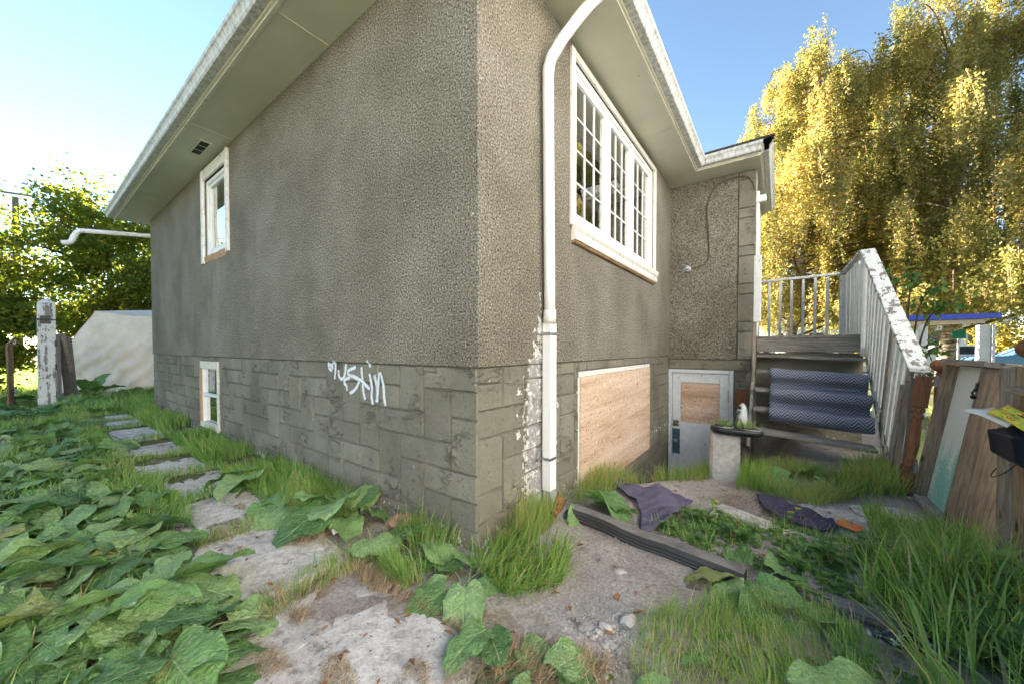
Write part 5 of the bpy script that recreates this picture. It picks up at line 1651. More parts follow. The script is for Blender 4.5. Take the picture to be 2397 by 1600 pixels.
def blades(store, xy, length, width, lean=(0, 0), bend=0.7, spread=0.5, tint=(0.0, 0.85), dry=0.0, z0=0.0):
    n = len(xy)
    if n == 0: return
    z = gz(xy[:, 0], xy[:, 1]) + z0
    Ln = (length[0] + (length[1] - length[0]) * rng.beta(1.6, 2.2, n)) * (0.70 + 0.6 * vnoise(xy[:, 0] * 3.1, xy[:, 1] * 3.1, 14))
    W = rng.uniform(width[0], width[1], n)
    az = rng.uniform(0, 2 * np.pi, n)
    spread = spread * 1.35
    dirx = np.cos(az) * spread + lean[0] * 0.8 + (vnoise(xy[:, 0] * 5, xy[:, 1] * 5, 8) - 0.5) * 1.3
    diry = np.sin(az) * spread + lean[1] * 0.8 + (vnoise(xy[:, 0] * 5, xy[:, 1] * 5, 9) - 0.5) * 1.3
    dl = np.sqrt(dirx ** 2 + diry ** 2) + 1e-6
    amt = np.clip(dl * bend, 0.05, 1.25) * rng.uniform(0.6, 1.3, n)
    dirx, diry = dirx / dl, diry / dl
    ts = np.array([0, 0.33, 0.66, 1.0])
    ww = np.array([0.8, 1.0, 0.65, 0.05])
    sx, sy = -np.sin(az + 0.5), np.cos(az + 0.5)
    V = np.zeros((n, 8, 3))
    px = np.zeros(n); pz = np.zeros(n)
    last = 0
    for i, t in enumerate(ts):
        if i:
            ang = amt * (0.25 + 1.0 * (t - 0.17))
            st_ = Ln * (t - ts[i - 1])
            px = px + st_ * np.sin(ang); pz = pz + st_ * np.cos(ang)
        cx, cy, cz = xy[:, 0] + dirx * px, xy[:, 1] + diry * px, z + np.maximum(pz, 0.006)
        h = W * ww[i] / 2
        V[:, 2 * i] = np.stack([cx - sx * h, cy - sy * h, cz], 1)
        V[:, 2 * i + 1] = np.stack([cx + sx * h, cy + sy * h, cz], 1)
    tn = rng.uniform(tint[0], tint[1], n)
    tn = np.clip(tn + (vnoise(xy[:, 0] * 2.1, xy[:, 1] * 2.1, 17) - 0.5) * 0.45, 0, 0.86)
    d = rng.uniform(0, 1, n) < (dry + 0.06) * (0.5 + 1.2 * vnoise(xy[:, 0] * 3.3, xy[:, 1] * 3.3, 18))
    tn[d] = rng.uniform(0.86, 1.0, d.sum())
    store['v'].append(V.reshape(-1, 3)); store['t'].append(np.repeat(tn, 8))
def flush(store, name, m, lab):
    v = np.concatenate(store['v']); t = np.concatenate(store['t'])
    n = len(v) // 8
    b = np.arange(n)[:, None] * 8
    q = np.concatenate([b + np.array([[0, 1, 3, 2]]), b + np.array([[2, 3, 5, 4]]), b + np.array([[4, 5, 7, 6]])], 0)
    o = npmesh(name, v, q, m, tint=t, kind="stuff")
    if lab: o["label"] = lab
    return o
GRASS = {'v': [], 't': []}; TALL = {'v': [], 't': []}; STRAW = {'v': [], 't': []}
B = lambda a, b, c, d: [(a, c), (b, c), (b, d), (a, d)]
# wall strip on the long side
blades(GRASS, scatter(B(-9.3, -5.0, -0.44, -0.02), 6000, 1.5), (0.10, 0.26), (0.006, 0.012), (0.15, -0.55), 0.8, 0.35, (0.1, 0.8), 0.02)
blades(GRASS, scatter(B(-5.0, -1.9, -0.50, -0.02), 6500, 1.8), (0.08, 0.25), (0.004, 0.009), (0.2, -0.6), 0.85, 0.35, (0.0, 0.75), 0.03)
blades(GRASS, scatter(B(-1.9, -0.15, -0.42, -0.02), 2600, 2.2), (0.10, 0.28), (0.003, 0.007), (0.1, -0.5), 0.8, 0.5, (0.1, 0.85), 0.10)
blades(GRASS, scatter([(-1.75, -0.46), (-1.1, -0.50), (-1.0, -0.2), (-1.7, -0.15)], 1500), (0.14, 0.30), (0.003, 0.006), (0.3, -0.5), 0.8, 0.4, (0.2, 0.85), 0.05)
blades(GRASS, scatter([(-0.66, -0.44), (-0.1, -0.50), (0.05, -0.2), (-0.5, -0.10)], 850, 4, 0.05), (0.06, 0.20), (0.003, 0.006), (0.1, -0.6), 0.8, 0.5, (0.2, 0.85), 0.10)
# corner tuft
blades(GRASS, scatter([(0.05, -0.18), (0.44, -0.22), (0.60, 0.02), (0.48, 0.32), (0.15, 0.45), (0.03, 0.30)], 1400, 3.5, 0.1), (0.10, 0.33), (0.004, 0.009), (0.55, -0.25), 0.85, 0.55, (0.0, 0.75), 0.06)
blades(GRASS, scatter([(0.03, 0.25), (0.22, 0.25), (0.22, 0.66), (0.03, 0.66)], 700), (0.18, 0.42), (0.003, 0.007), (0.35, -0.2), 0.6, 0.4, (0.3, 0.85), 0.25)
# gaps between slabs and the strip beyond them
for x in (-8.98, -8.08, -7.1, -5.75, -4.33, -3.4, -2.5, -1.56, -0.56):
    blades(GRASS, scatter(B(x - 0.10, x + 0.10, -1.05, -0.38), 420), (0.05, 0.15), (0.003, 0.007), (0, 0), 0.7, 0.5, (0.2, 0.85), 0.05 if x < -2 else 0.3)
blades(GRASS, scatter(B(-9.6, -1.2, -1.25, -0.98), 4200, 1.6), (0.06, 0.18), (0.004, 0.009), (0, 0.1), 0.8, 0.6, (0.2, 0.85), 0.04)
blades(GRASS, scatter(B(-3.4, -1.9, -1.3, -0.95), 1500, 1.5), (0.08, 0.22), (0.003, 0.007), (0.2, 0.3), 0.8, 0.5, (0.35, 0.85), 0.04)
# back lawn on the left
blades(GRASS, scatter([(-20, -9), (-8, -3.4), (-2.5, -2.9), (-6.0, -1.6), (-9.6, -0.8), (-17, -0.6), (-20, -3)], 26000, 0.8, 0.25), (0.07, 0.17), (0.008, 0.016), (0, 0), 0.8, 0.6, (0.25, 0.85), 0.06)
blades(GRASS, scatter(B(-9.0, -0.4, -2.7, -1.0), 3000, 1.2), (0.10, 0.24), (0.004, 0.009), (0, 0), 0.8, 0.6, (0.0, 0.8), 0.05)
blades(GRASS, scatter(B(-13.0, -9.2, -1.2, 1.4), 7000, 0.8, .2), (0.12, 0.32), (0.010, 0.018), (0, 0), 0.8, 0.6, (0.0, 0.8), 0.05)
blades(GRASS, scatter([(-45, -22), (-18, -7), (-16, -2), (-22, 4), (-45, 4)], 16000), (0.08, 0.2), (0.03, 0.06), (0, 0), 0.8, 0.6, (0.4, 0.88), 0.12)
# dirt side: foreground right short grass
blades(GRASS, scatter([(0.98, -0.55), (1.05, -0.02), (1.42, 0.22), (1.95, 0.42), (2.3, 0.2), (2.2, -1.2), (1.2, -1.4)], 8000, 2.5, 0.08), (0.05, 0.16), (0.002, 0.005), (-0.1, -0.1), 0.8, 0.6, (0.3, 0.86), 0.17)
blades(GRASS, scatter([(1.02, 0.0), (1.25, 0.42), (1.75, 0.62), (1.9, 0.42)], 1500, 3), (0.05, 0.16), (0.002, 0.004), (0, 0), 0.8, 0.6, (0.3, 0.86), 0.12)
# tall coarse grass by the fence
blades(TALL, scatter([(1.98, 0.35), (2.08, 0.95), (2.2, 1.3), (2.62, 1.45), (2.64, 0.2), (2.5, -0.8), (2.2, -0.6)], 1700, 2.2, 0.1), (0.16, 0.46), (0.005, 0.014), (-0.6, 0.0), 1.0, 0.6, (0.50, 0.86), 0.05)
blades(TALL, scatter([(1.85, 0.75), (2.0, 1.1), (2.15, 1.4), (2.3, 1.1), (2.1, 0.5)], 500), (0.14, 0.34), (0.004, 0.009), (-0.5, 0.0), 0.9, 0.5, (0.25, 0.82), 0.06)
blades(GRASS, scatter([(2.05, 1.6), (2.1, 2.3), (2.45, 2.75), (2.62, 2.2), (2.6, 1.7)], 1500, 3), (0.06, 0.20), (0.003, 0.008), (-0.4, 0), 0.85, 0.5, (0.15, 0.8), 0.05)
# around block, under the stairs, along the stringer
blades(GRASS, scatter([(1.22, 2.62), (1.42, 2.25), (1.78, 2.1), (2.05, 2.5), (2.0, 3.35), (1.3, 3.5)], 2800, 3, 0.05), (0.06, 0.24), (0.003, 0.007), (0.0, -0.3), 0.85, 0.6, (0.2, 0.85), 0.16)
blades(GRASS, scatter([(1.22, 2.2), (1.5, 2.3), (1.45, 2.65), (1.24, 2.7)], 420), (0.15, 0.36), (0.003, 0.007), (0.2, -0.1), 0.6, 0.35, (0.3, 0.85), 0.05)
blades(GRASS, scatter([(1.98, 2.5), (2.45, 2.8), (2.46, 3.7), (2.1, 3.5)], 2400, 3, 0.1), (0.08, 0.32), (0.003, 0.008), (-0.15, -0.3), 0.8, 0.5, (0.1, 0.8), 0.2)
blades(GRASS, scatter([(0.55, 1.95), (0.95, 2.28), (1.15, 2.62), (1.0, 2.75), (0.5, 2.2)], 1300), (0.10, 0.26), (0.003, 0.006), (-0.2, -0.2), 0.85, 0.6, (0.15, 0.85), 0.12)
# pit edge and foot of the plywood
blades(GRASS, scatter([(0.03, 1.0), (0.2, 1.05), (0.42, 1.72), (0.55, 2.3), (0.04, 2.6)], 1900, 3, 0.1), (0.06, 0.28), (0.003, 0.007), (0.2, -0.1), 0.75, 0.55, (0.2, 0.85), 0.28)
blades(GRASS, scatter([(0.04, 2.4), (0.7, 2.4), (1.0, 3.6), (0.05, 3.9)], 2200, 3, 0.1), (0.08, 0.30), (0.003, 0.008), (0, 0), 0.75, 0.55, (0.0, 0.8), 0.15)
# bed between pipe and strip
blades(GRASS, scatter([(0.75, 0.95), (1.2, 0.80), (2.05, 0.75), (2.2, 1.6), (1.6, 1.45), (0.95, 1.55)], 800, 4), (0.04, 0.15), (0.002, 0.006), (-0.1, 0), 0.8, 0.6, (0.1, 0.85), 0.08)
# behind gate and fence, out to the street
blades(GRASS, scatter([(2.8, 2.0), (2.9, 9), (12, 20), (30, 20), (30, 6), (5, 0)], 14000), (0.06, 0.16), (0.02, 0.04), (0, 0), 0.8, 0.6, (0.5, 0.88), 0.05)
blades(GRASS, scatter(B(2.8, 4.5, 1.6, 5.0), 5000), (0.06, 0.16), (0.005, 0.01), (0, 0), 0.8, 0.6, (0.5, 0.85), 0.03)
flush(GRASS, "grass", "grass blade", None)
flush(TALL, "tall_grass", "grass blade", None)
# straw litter
def straw(poly, n, ln=(0.03, 0.11)):
    blades(STRAW, scatter(poly, n, 3.5, 0.1), ln, (0.0015, 0.0035), (0.6, 0.2), 1.9, 0.9, (0, 1), 0, 0.012)
straw([(-1.6, -0.5), (-0.2, -0.62), (0.55, -0.45), (1.0, -0.25), (0.9, -0.95), (0.55, -0.55), (-0.2, -0.5)], 5200)
straw([(0.45, -0.62), (1.0, -0.25), (1.1, -1.0), (0.6, -1.3)], 2600)
straw(B(-1.7, -1.42, -1.05, -0.45), 700); straw(B(-0.66, -0.42, -1.2, -0.5), 900)
for sx, sy, sr, sn in ((0.10, -0.98, 0.10, 420), (-0.15, -1.12, 0.09, 300), (-0.35, -0.92, 0.07, 240), (-1.0, -0.62, 0.09, 300), (-1.25, -0.9, 0.06, 160), (0.36, -0.78, 0.07, 220), (-2.0, -0.66, 0.07, 160)):
    straw([(sx + sr * math.cos(q) * (1 + 0.4 * math.sin(3 * q + sx * 9)), sy + sr * 0.6 * math.sin(q)) for q in np.linspace(0, 6.2, 12)], sn, (0.02, 0.06))
straw(B(-2.6, -1.5, -0.5, -0.35), 700)
straw([(0.95, 1.75), (1.5, 1.5), (2.1, 1.9), (1.4, 2.2)], 500)
flush(STRAW, "dry_straw", "straw", None)

# fallen leaves on the soil and slabs
lp_ = np.concatenate([scatter([(-1.7, -1.2), (0.9, -1.2), (1.1, 0.2), (0.6, 0.9), (0.3, 0.6), (0.4, -0.3), (-1.7, -0.35)], 80), scatter([(0.9, 0.9), (2.2, 0.8), (2.3, 2.4), (1.2, 2.6), (0.5, 1.9)], 70), scatter(B(-9, -1.6, -1.1, -0.3), 70)])
LV = []
for x, y in lp_:
    a_ = random.uniform(0, 6.28); L_ = random.uniform(0.012, 0.032); w_ = L_ * random.uniform(0.35, 0.6)
    d_ = np.array([math.cos(a_), math.sin(a_), 0]); s_ = np.array([-d_[1], d_[0], 0]); c_ = np.array([x, y, gzf(x, y) + 0.026 if y < -0.35 else gzf(x, y) + 0.008]); up_ = np.array([0, 0, 1])
    q = random.uniform(0.2, 0.7) * L_
    LV += [c_ - d_ * L_, c_ + s_ * w_ + up_ * q, c_ + up_ * 0.002, c_ - s_ * w_ + up_ * q, c_ + d_ * L_ + up_ * q * 0.6]
b_ = np.arange(len(lp_))[:, None] * 5
npmesh("leaf_litter", np.array(LV), None, "dry leaf", tris=np.concatenate([b_ + np.array([t_]) for t_ in ([0, 2, 1], [0, 3, 2], [1, 2, 4], [2, 3, 4])]), kind="stuff")

# loose grit on the bare soil
def grit(polys, name):
    V, T = [], []
    for poly, n, r in polys:
        p = scatter(poly, n, 3.0, 0.05)
        rr = rng.uniform(0.4, 1.0, n) ** 2 * r + 0.0015
        z = gz(p[:, 0], p[:, 1]) + rr * 0.35
        j = lambda: rng.uniform(0.65, 1.35, n) * rr
        a_ = rng.uniform(0, 6.28, n)
        o6 = [np.stack([p[:, 0] + np.cos(a_ + q) * j(), p[:, 1] + np.sin(a_ + q) * j(), z + rng.uniform(-.25, .25, n) * rr], 1) for q in (0, 1.3, 2.5, 3.8, 5.0)]
        top = np.stack([p[:, 0] + rng.uniform(-.3, .3, n) * rr, p[:, 1] + rng.uniform(-.3, .3, n) * rr, z + rng.uniform(0.4, 0.8, n) * rr], 1)
        V.append(np.stack(o6 + [top], 1).reshape(-1, 3))
    V = np.concatenate(V); n = len(V) // 6
    b = np.arange(n)[:, None] * 6
    tr_ = np.concatenate([b + np.array([[k, (k + 1) % 5, 5]]) for k in range(5)])
    return npmesh(name, V, None, "grit", tris=tr_, kind="stuff")
DIRT = [(0.25, 0.62), (0.62, -0.1), (0.55, -0.7), (1.1, -0.7), (1.05, 0.1), (1.6, 0.6), (0.9, 0.78)]
grit([(DIRT, 2600, 0.006), (DIRT, 160, 0.012), ([(0.62, -0.5), (1.05, -0.45), (1.05, 0.1), (0.7, 0.1)], 500, 0.008),
      ([(0.9, 1.0), (2.1, 0.8), (2.2, 2.2), (1.2, 2.0), (0.6, 1.75)], 1600, 0.008), ([(-1.6, -1.2), (0.6, -1.3), (0.6, -0.4), (-1.6, -0.4)], 700, 0.004)], "gravel")

# ------------------------------------------------------------------ burdock
def leaf_mesh(k, wide=0.78):
    rs = np.random.default_rng(100 + k)
    NU, NV = 19, 13
    f1, f2, ph = rs.uniform(3.2, 5), rs.uniform(6, 9), rs.uniform(0, 6, 4)
    droop = rs.uniform(0.05, 0.55); fold = rs.uniform(0.0, 0.65); twist = rs.uniform(-0.5, 0.5)
    pet, ph_ = 0.42, 0.40
    V, U, Q = [], [], []
    for i in range(NU):
        u = math.sin(0.5 * math.pi * i / (NU - 1))
        hw = 0.5 * wide * ((1 - ((u - 0.38) / 0.44) ** 2) ** 0.5 if u < 0.38 else max(0.0, 1 - ((u - 0.38) / 0.622) ** 2.3) ** 0.58) * (1 - 0.03 * math.sin(u * 11 + ph[0]))
        for j in range(NV):
            v = -1 + 2 * j / (NV - 1)
            back = 0.17 * abs(v) ** 1.4 * (1 - u) ** 3
            edge = abs(v) ** 2.5
            x = u - back + 0.012 * edge * math.sin(v * 9 + u * 21 + ph[1])
            y = hw * v * (1 + 0.035 * math.sin(u * 19 + ph[2] + (2 if v > 0 else 0)) * edge)
            z = -droop * u ** 2 + fold * abs(y) * (1 - 0.4 * u) - 0.35 * y * y
            z += 0.062 * edge * math.sin(u * f2 * 1.5 + ph[3] + 2.2 * np.sign(v)) + 0.035 * math.sin(u * f1 * 2 + ph[1]) * v
            z += 0.050 * (float(vnoise(x * 9 + k * 13, y * 9, 31)) - 0.5) + 0.014 * math.sin(u * 33 - abs(v) * 9) * min(1, abs(v) * 3) + 0.018 * edge * math.sin(u * 27 + v * 3 + ph[2])
            z += twist * y * (u - 0.3) * 0.5
            V.append((pet + x * 1.0, y, ph_ + z)); U.append((u, v))
    for i in range(NU - 1):
        for j in range(NV - 1):
            q = i * NV + j
            Q.append((q, q + NV, q + NV + 1, q + 1))
    # stalk
    st_ = crom([(0, 0, 0), (0.10, 0, 0.22), (0.28, 0, 0.37), (pet + 0.05, 0, ph_ - 0.012)], 3)
    n0 = len(V)
    for i, p in enumerate(st_):
        r = 0.020 * (1 - 0.4 * i / len(st_))
        for a in range(4):
            t = a * math.pi / 2
            V.append((p[0], p[1] + r * math.cos(t), p[2] + r * math.sin(t))); U.append((0.3, 0.0))
    for i in range(len(st_) - 1):
        for a in range(4):
            q = n0 + i * 4
            Q.append((q + a, q + (a + 1) % 4, q + 4 + (a + 1) % 4, q + 4 + a))
    o = npmesh("leaf", np.array(V), np.array(Q), "burdock leaf", uv=np.array(U), smooth=True)
    me = o.data
    bpy.data.objects.remove(o)
    return me
LEAVES = [leaf_mesh(k, (0.74, 0.84, 0.92, 0.80)[k % 4]) for k in range(20)]
def burdock(x, y, n, size, lab, group=None, az=None, spread=6.28, lift=0.0, zoff=0.0, pitch=(-16, 24), name="burdock_plant"):
    t = thing(name, lab, "plant", (x, y, gzf(x, y) + zoff), group)
    a0 = random.uniform(0, 6.28) if az is None else az
    for i in range(n):
        o = bpy.data.objects.new("leaf", random.choice(LEAVES))
        COL.objects.link(o)
        o.parent = t
        a = a0 + (spread * (i / n if spread > 6 else (i / max(1, n - 1) - 0.5) if n > 1 else 0)) + random.uniform(-.28, .28)
        s_ = size * random.uniform(0.70, 1.12)
        o.rotation_euler = (R(random.uniform(-26, 26)), R(random.uniform(*pitch)), a)
        o.scale = (s_, s_ * random.uniform(0.85, 1.1), s_ * random.uniform(0.75, 1.05))
        o.location = (random.uniform(-.05, .05), random.uniform(-.05, .05), -0.04 + lift + random.uniform(0, 0.03))
    return t
k = 0
xx = -8.2
BEDS = ["burdock plant in the bed row touching the paving slabs", "burdock plant in the second bed row from the slabs", "burdock plant in the middle row of the leafy bed", "burdock plant in the fourth bed row from the slabs", "burdock plant in the bed row furthest from the slabs"]
FARS = ["small burdock plant edging the path near its far end", "small burdock plant in second row near the far end of the path", "small burdock plant at the lawn side of the bed near the far end"]
while xx < -0.2:
    far = xx < -5.2
    step = 0.46 if far else 0.31
    for row, yy in enumerate((-1.27, -1.52, -1.80, -2.12, -2.5)):
        if far and (row >= 3 or random.random() < 0.40): continue
        if -5.2 < xx < -3.0 and row == 0 and random.random() < 0.3: continue
        px = xx + random.uniform(-.13, .13) + (0.5 * step if row % 2 else 0)
        py = yy + random.uniform(-.09, .09)
        if row == 0: py = -1.27 if px < -2.2 else -1.33
        if px > -0.25: continue
        burdock(px, py, random.choice((6, 7, 8)) if far else random.choice((7, 8, 9)), random.uniform(0.24, 0.33) if far else random.uniform(0.23, 0.33), FARS[min(row, 2)] if far else BEDS[row], "burdock plants, " + ("far end" if far else "near end") + " of the bed, row " + ("by the slabs", "two", "three", "four", "five")[row])
        k += 1
    xx += step
burdock(-2.40, -0.30, 6, 0.36, "pale burdock clump leaning over the path farthest along the wall", az=-2.2, spread=2.6)
burdock(-1.66, -0.32, 6, 0.36, "burdock clump at wall between the pale clump and the carton scrap", az=-2.0, spread=2.8)
burdock(-1.10, -0.24, 9, 0.34, "large upright burdock clump against the stone wall", pitch=(-38, 8))
burdock(-0.36, -0.22, 7, 0.27, "drooping burdock clump just left of the house corner", az=-1.8, spread=3.4)
burdock(0.12, -0.27, 8, 0.24, "burdock clump at the foot of the house corner by tufted grass", pitch=(-12, 18))
burdock(-0.42, -0.56, 1, 0.17, "single mottled burdock leaf lying flat on the path", az=0.8)
burdock(0.50, -0.42, 2, 0.19, "small burdock sprout alone in the straw", az=-1.2, spread=1.2, pitch=(-25, -5))
burdock(0.80, -0.52, 5, 0.19, "pale and bright green burdock seedling at the straw edge", pitch=(-15, 10))
burdock(0.20, 0.96, 4, 0.36, "broad burdock leaves overhanging the black drain extension", az=-0.05, spread=1.5, pitch=(-4, 14))
burdock(1.40, 0.62, 8, 0.27, "lobed burdock plant at the end of the black drain extension", az=-0.7, spread=6.28)
burdock(1.62, 0.42, 5, 0.22, "burdock plant between timber strip and short grass", pitch=(-10, 15))
burdock(1.95, 0.12, 5, 0.27, "huge burdock leaves in the grass below the dark bottle", az=-1.2, spread=3.0)
burdock(1.28, -0.22, 3, 0.20, "lone burdock rosette in the short grass near the small white stone", pitch=(-5, 15))
burdock(1.72, 2.68, 5, 0.34, "low burdock plant spread out in front of the stairs", pitch=(-2, 16))
burdock(2.48, 1.30, 3, 0.30, "burdock leaf in tall grass under the mailbox", az=2.8, spread=2.0)
burdock(-11.9, -1.25, 6, 0.5, "leafy burdock growing round the white gate post base", pitch=(-35, 5))
burdock(-12.1, -0.55, 6, 0.55, "tall burdock in front of the tarp shelter by the batten", pitch=(-55, -10))
burdock(-12.4, 0.5, 6, 0.45, "burdock at the foot of the tarp shelter near house corner", pitch=(-25, 5))
burdock(-10.7, -0.9, 6, 0.36, "burdock beside path end past the leaning grey board", pitch=(-20, 5))
burdock(-10.4, -1.6, 6, 0.36, "flat burdock patch in the lawn before the gate post", pitch=(-10, 10))

# ------------------------------------------------------------------ small weeds
def rosette(cx, cy, n, r, store, h=0.0, up=0.5, w=0.42):
    z = gzf(cx, cy)
    for i in range(n):
        a = random.uniform(0, 6.28)
        L_ = r * random.uniform(0.6, 1.2)
        ex = random.uniform(0.2, 1.0) * up
        base = np.array([cx, cy, z + h * random.random()])
        d = np.array([math.cos(a), math.sin(a), 0]); s_ = np.array([-d[1], d[0], 0])
        tn = random.random()
        b = len(store['v'])
        for t, hw in ((0.15, 0.1), (0.42, 0.85), (0.72, 1.0), (1.0, 0.15)):
            c = base + d * L_ * t * math.cos(ex * 0.6) + np.array([0, 0, L_ * (ex * t - 0.55 * t * t * ex + 0.05)])
            hw *= L_ * w * 0.5
            store['v'] += [c - s_ * hw + np.array([0, 0, 0.15 * hw]), c, c + s_ * hw + np.array([0, 0, 0.15 * hw])]
            store['t'] += [tn] * 3
        for q in range(3):
            for e in range(2):
                p = b + q * 3 + e
                store['q'].append((p, p + 1, p + 4, p + 3))
ws = {'v': [], 't': [], 'q': []}
for p in scatter([(0.80, 1.0), (1.25, 0.82), (2.1, 0.72), (2.25, 1.55), (1.75, 1.62), (1.3, 1.48), (0.95, 1.5)], 330, 3.0):
    rosette(p[0], p[1], random.randint(5, 9), random.uniform(0.03, 0.075), ws)
for p in scatter([(0.45, -0.55), (1.0, -0.3), (1.1, -0.9), (0.6, -1.0)], 26): rosette(p[0], p[1], 5, random.uniform(0.03, 0.06), ws)
for p in scatter([(1.3, 0.2), (2.1, 0.5), (2.0, -0.6), (1.2, -0.5)], 70): rosette(p[0], p[1], 5, random.uniform(0.03, 0.07), ws)
for p in scatter(B(-9, -0.6, -2.6, -0.95), 420): rosette(p[0], p[1], 6, random.uniform(0.05, 0.10), ws)
for p in scatter(B(-13.5, -9.2, -2.2, 0.9), 420): rosette(p[0], p[1], 7, random.uniform(0.10, 0.20), ws, 0.1)
for p in scatter(B(-10, -5, -3.6, -1.6), 220): rosette(p[0], p[1], 6, random.uniform(0.06, 0.12), ws)
wd = npmesh("ground_weeds", np.array(ws['v']), np.array(ws['q']), "weed leaf", tint=ws['t'], smooth=True, kind="stuff")
def weed(x, y, h, n, lab, flowers=0, r=0.07):
    t = thing("flowering_weed" if flowers else "broadleaf_weed", lab, "weed", (x, y, gzf(x, y)))
    s_ = {'v': [], 't': [], 'q': []}
    m_ = MB()
    tops = []
    for i in range(max(2, n // 6)):
        a = random.uniform(0, 6.28); l_ = h * random.uniform(0.6, 1)
        top = Vector((x + math.cos(a) * l_ * 0.45, y + math.sin(a) * l_ * 0.45, gzf(x, y) + l_))
        m_.tube([(x, y, gzf(x, y)), (x + math.cos(a) * l_ * 0.12, y + math.sin(a) * l_ * 0.12, gzf(x, y) + l_ * 0.5), top], [0.004, 0.003, 0.002], 5)
        tops.append(top)
        for q in range(4):
            f = (q + 1) / 4.5
            rosette(x + math.cos(a) * l_ * 0.45 * f, y + math.sin(a) * l_ * 0.45 * f, 2, r * (1.2 - 0.5 * f), s_, 0, 0.8)
            for vv in range(-24, 0): s_['v'][vv] = s_['v'][vv] + np.array([0, 0, l_ * f])
    rosette(x, y, n, r * 1.3, s_, 0.01, 0.9)
    m_.build("stem", "weed stem", t)
    npmesh("foliage", np.array(s_['v']), np.array(s_['q']), "weed leaf", t, tint=s_['t'], smooth=True)
    for k in range(flowers):
        p = tops[k % len(tops)] + Vector((random.uniform(-.015, .015), random.uniform(-.015, .015), 0.006))
        f = MB()
        for c in range(5):
            a = c * 1.257
            f.add([p, p + Vector((math.cos(a - .4) * .009, math.sin(a - .4) * .009, .004)), p + Vector((math.cos(a) * .013, math.sin(a) * .013, .003)), p + Vector((math.cos(a + .4) * .009, math.sin(a + .4) * .009, .004))], [(0, 1, 2, 3)])
        f.build("flower", "petal yellow", t)
plain("weed stem", (0.10, 0.17, 0.05), 0.7)
weed(1.12, 1.22, 0.16, 16, "yellow flowered weed beside the square concrete lump", 3, 0.085)
weed(1.58, 1.50, 0.17, 14, "yellow flowered weed at the edge of the dark purple cloth", 4, 0.06)
weed(1.30, 1.10, 0.12, 14, "leafy green weed in the soil behind the black drain extension", 0, 0.08)
weed(0.92, 1.02, 0.08, 10, "low clover like weed close to purple cloth corner", 0, 0.06)
weed(1.78, 1.05, 0.17, 18, "bushy dark weed in front of the tall grass", 0, 0.09)
weed(1.62, 0.92, 0.12, 14, "jagged weed above the grey timber strip", 0, 0.08)
weed(2.28, 0.62, 0.26, 26, "big leafy weed inside the tall coarse grass", 0, 0.13)
weed(2.42, 1.12, 0.24, 22, "leafy weed near the fence boards in tall grass", 0, 0.12)
weed(2.0, 1.28, 0.18, 16, "broad weed where the tall grass meets bare soil", 0, 0.09)
# grass sprouting from the plant tray
TR = {'v': [], 't': []}
pts = np.concatenate([np.stack([rng.normal(1.09, 0.03, 120), rng.normal(2.46, 0.03, 120)], 1), np.stack([rng.normal(1.26, 0.05, 170), rng.normal(2.50, 0.03, 170)], 1)])
blades(TR, pts, (0.06, 0.17), (0.002, 0.005), (-0.05, -0.1), 1.1, 0.8, (0.2, 0.85), 0.15)
tv = np.concatenate(TR['v'])
gz0 = np.repeat(gz(pts[:, 0], pts[:, 1]), 8)
tv[:, 2] += 0.525 - gz0
TR['v'] = [tv]
o = flush(TR, "potted_grass", "grass blade", None)
label(o, "straggly grass sprouting from the black plant tray", "plant", kind="thing")

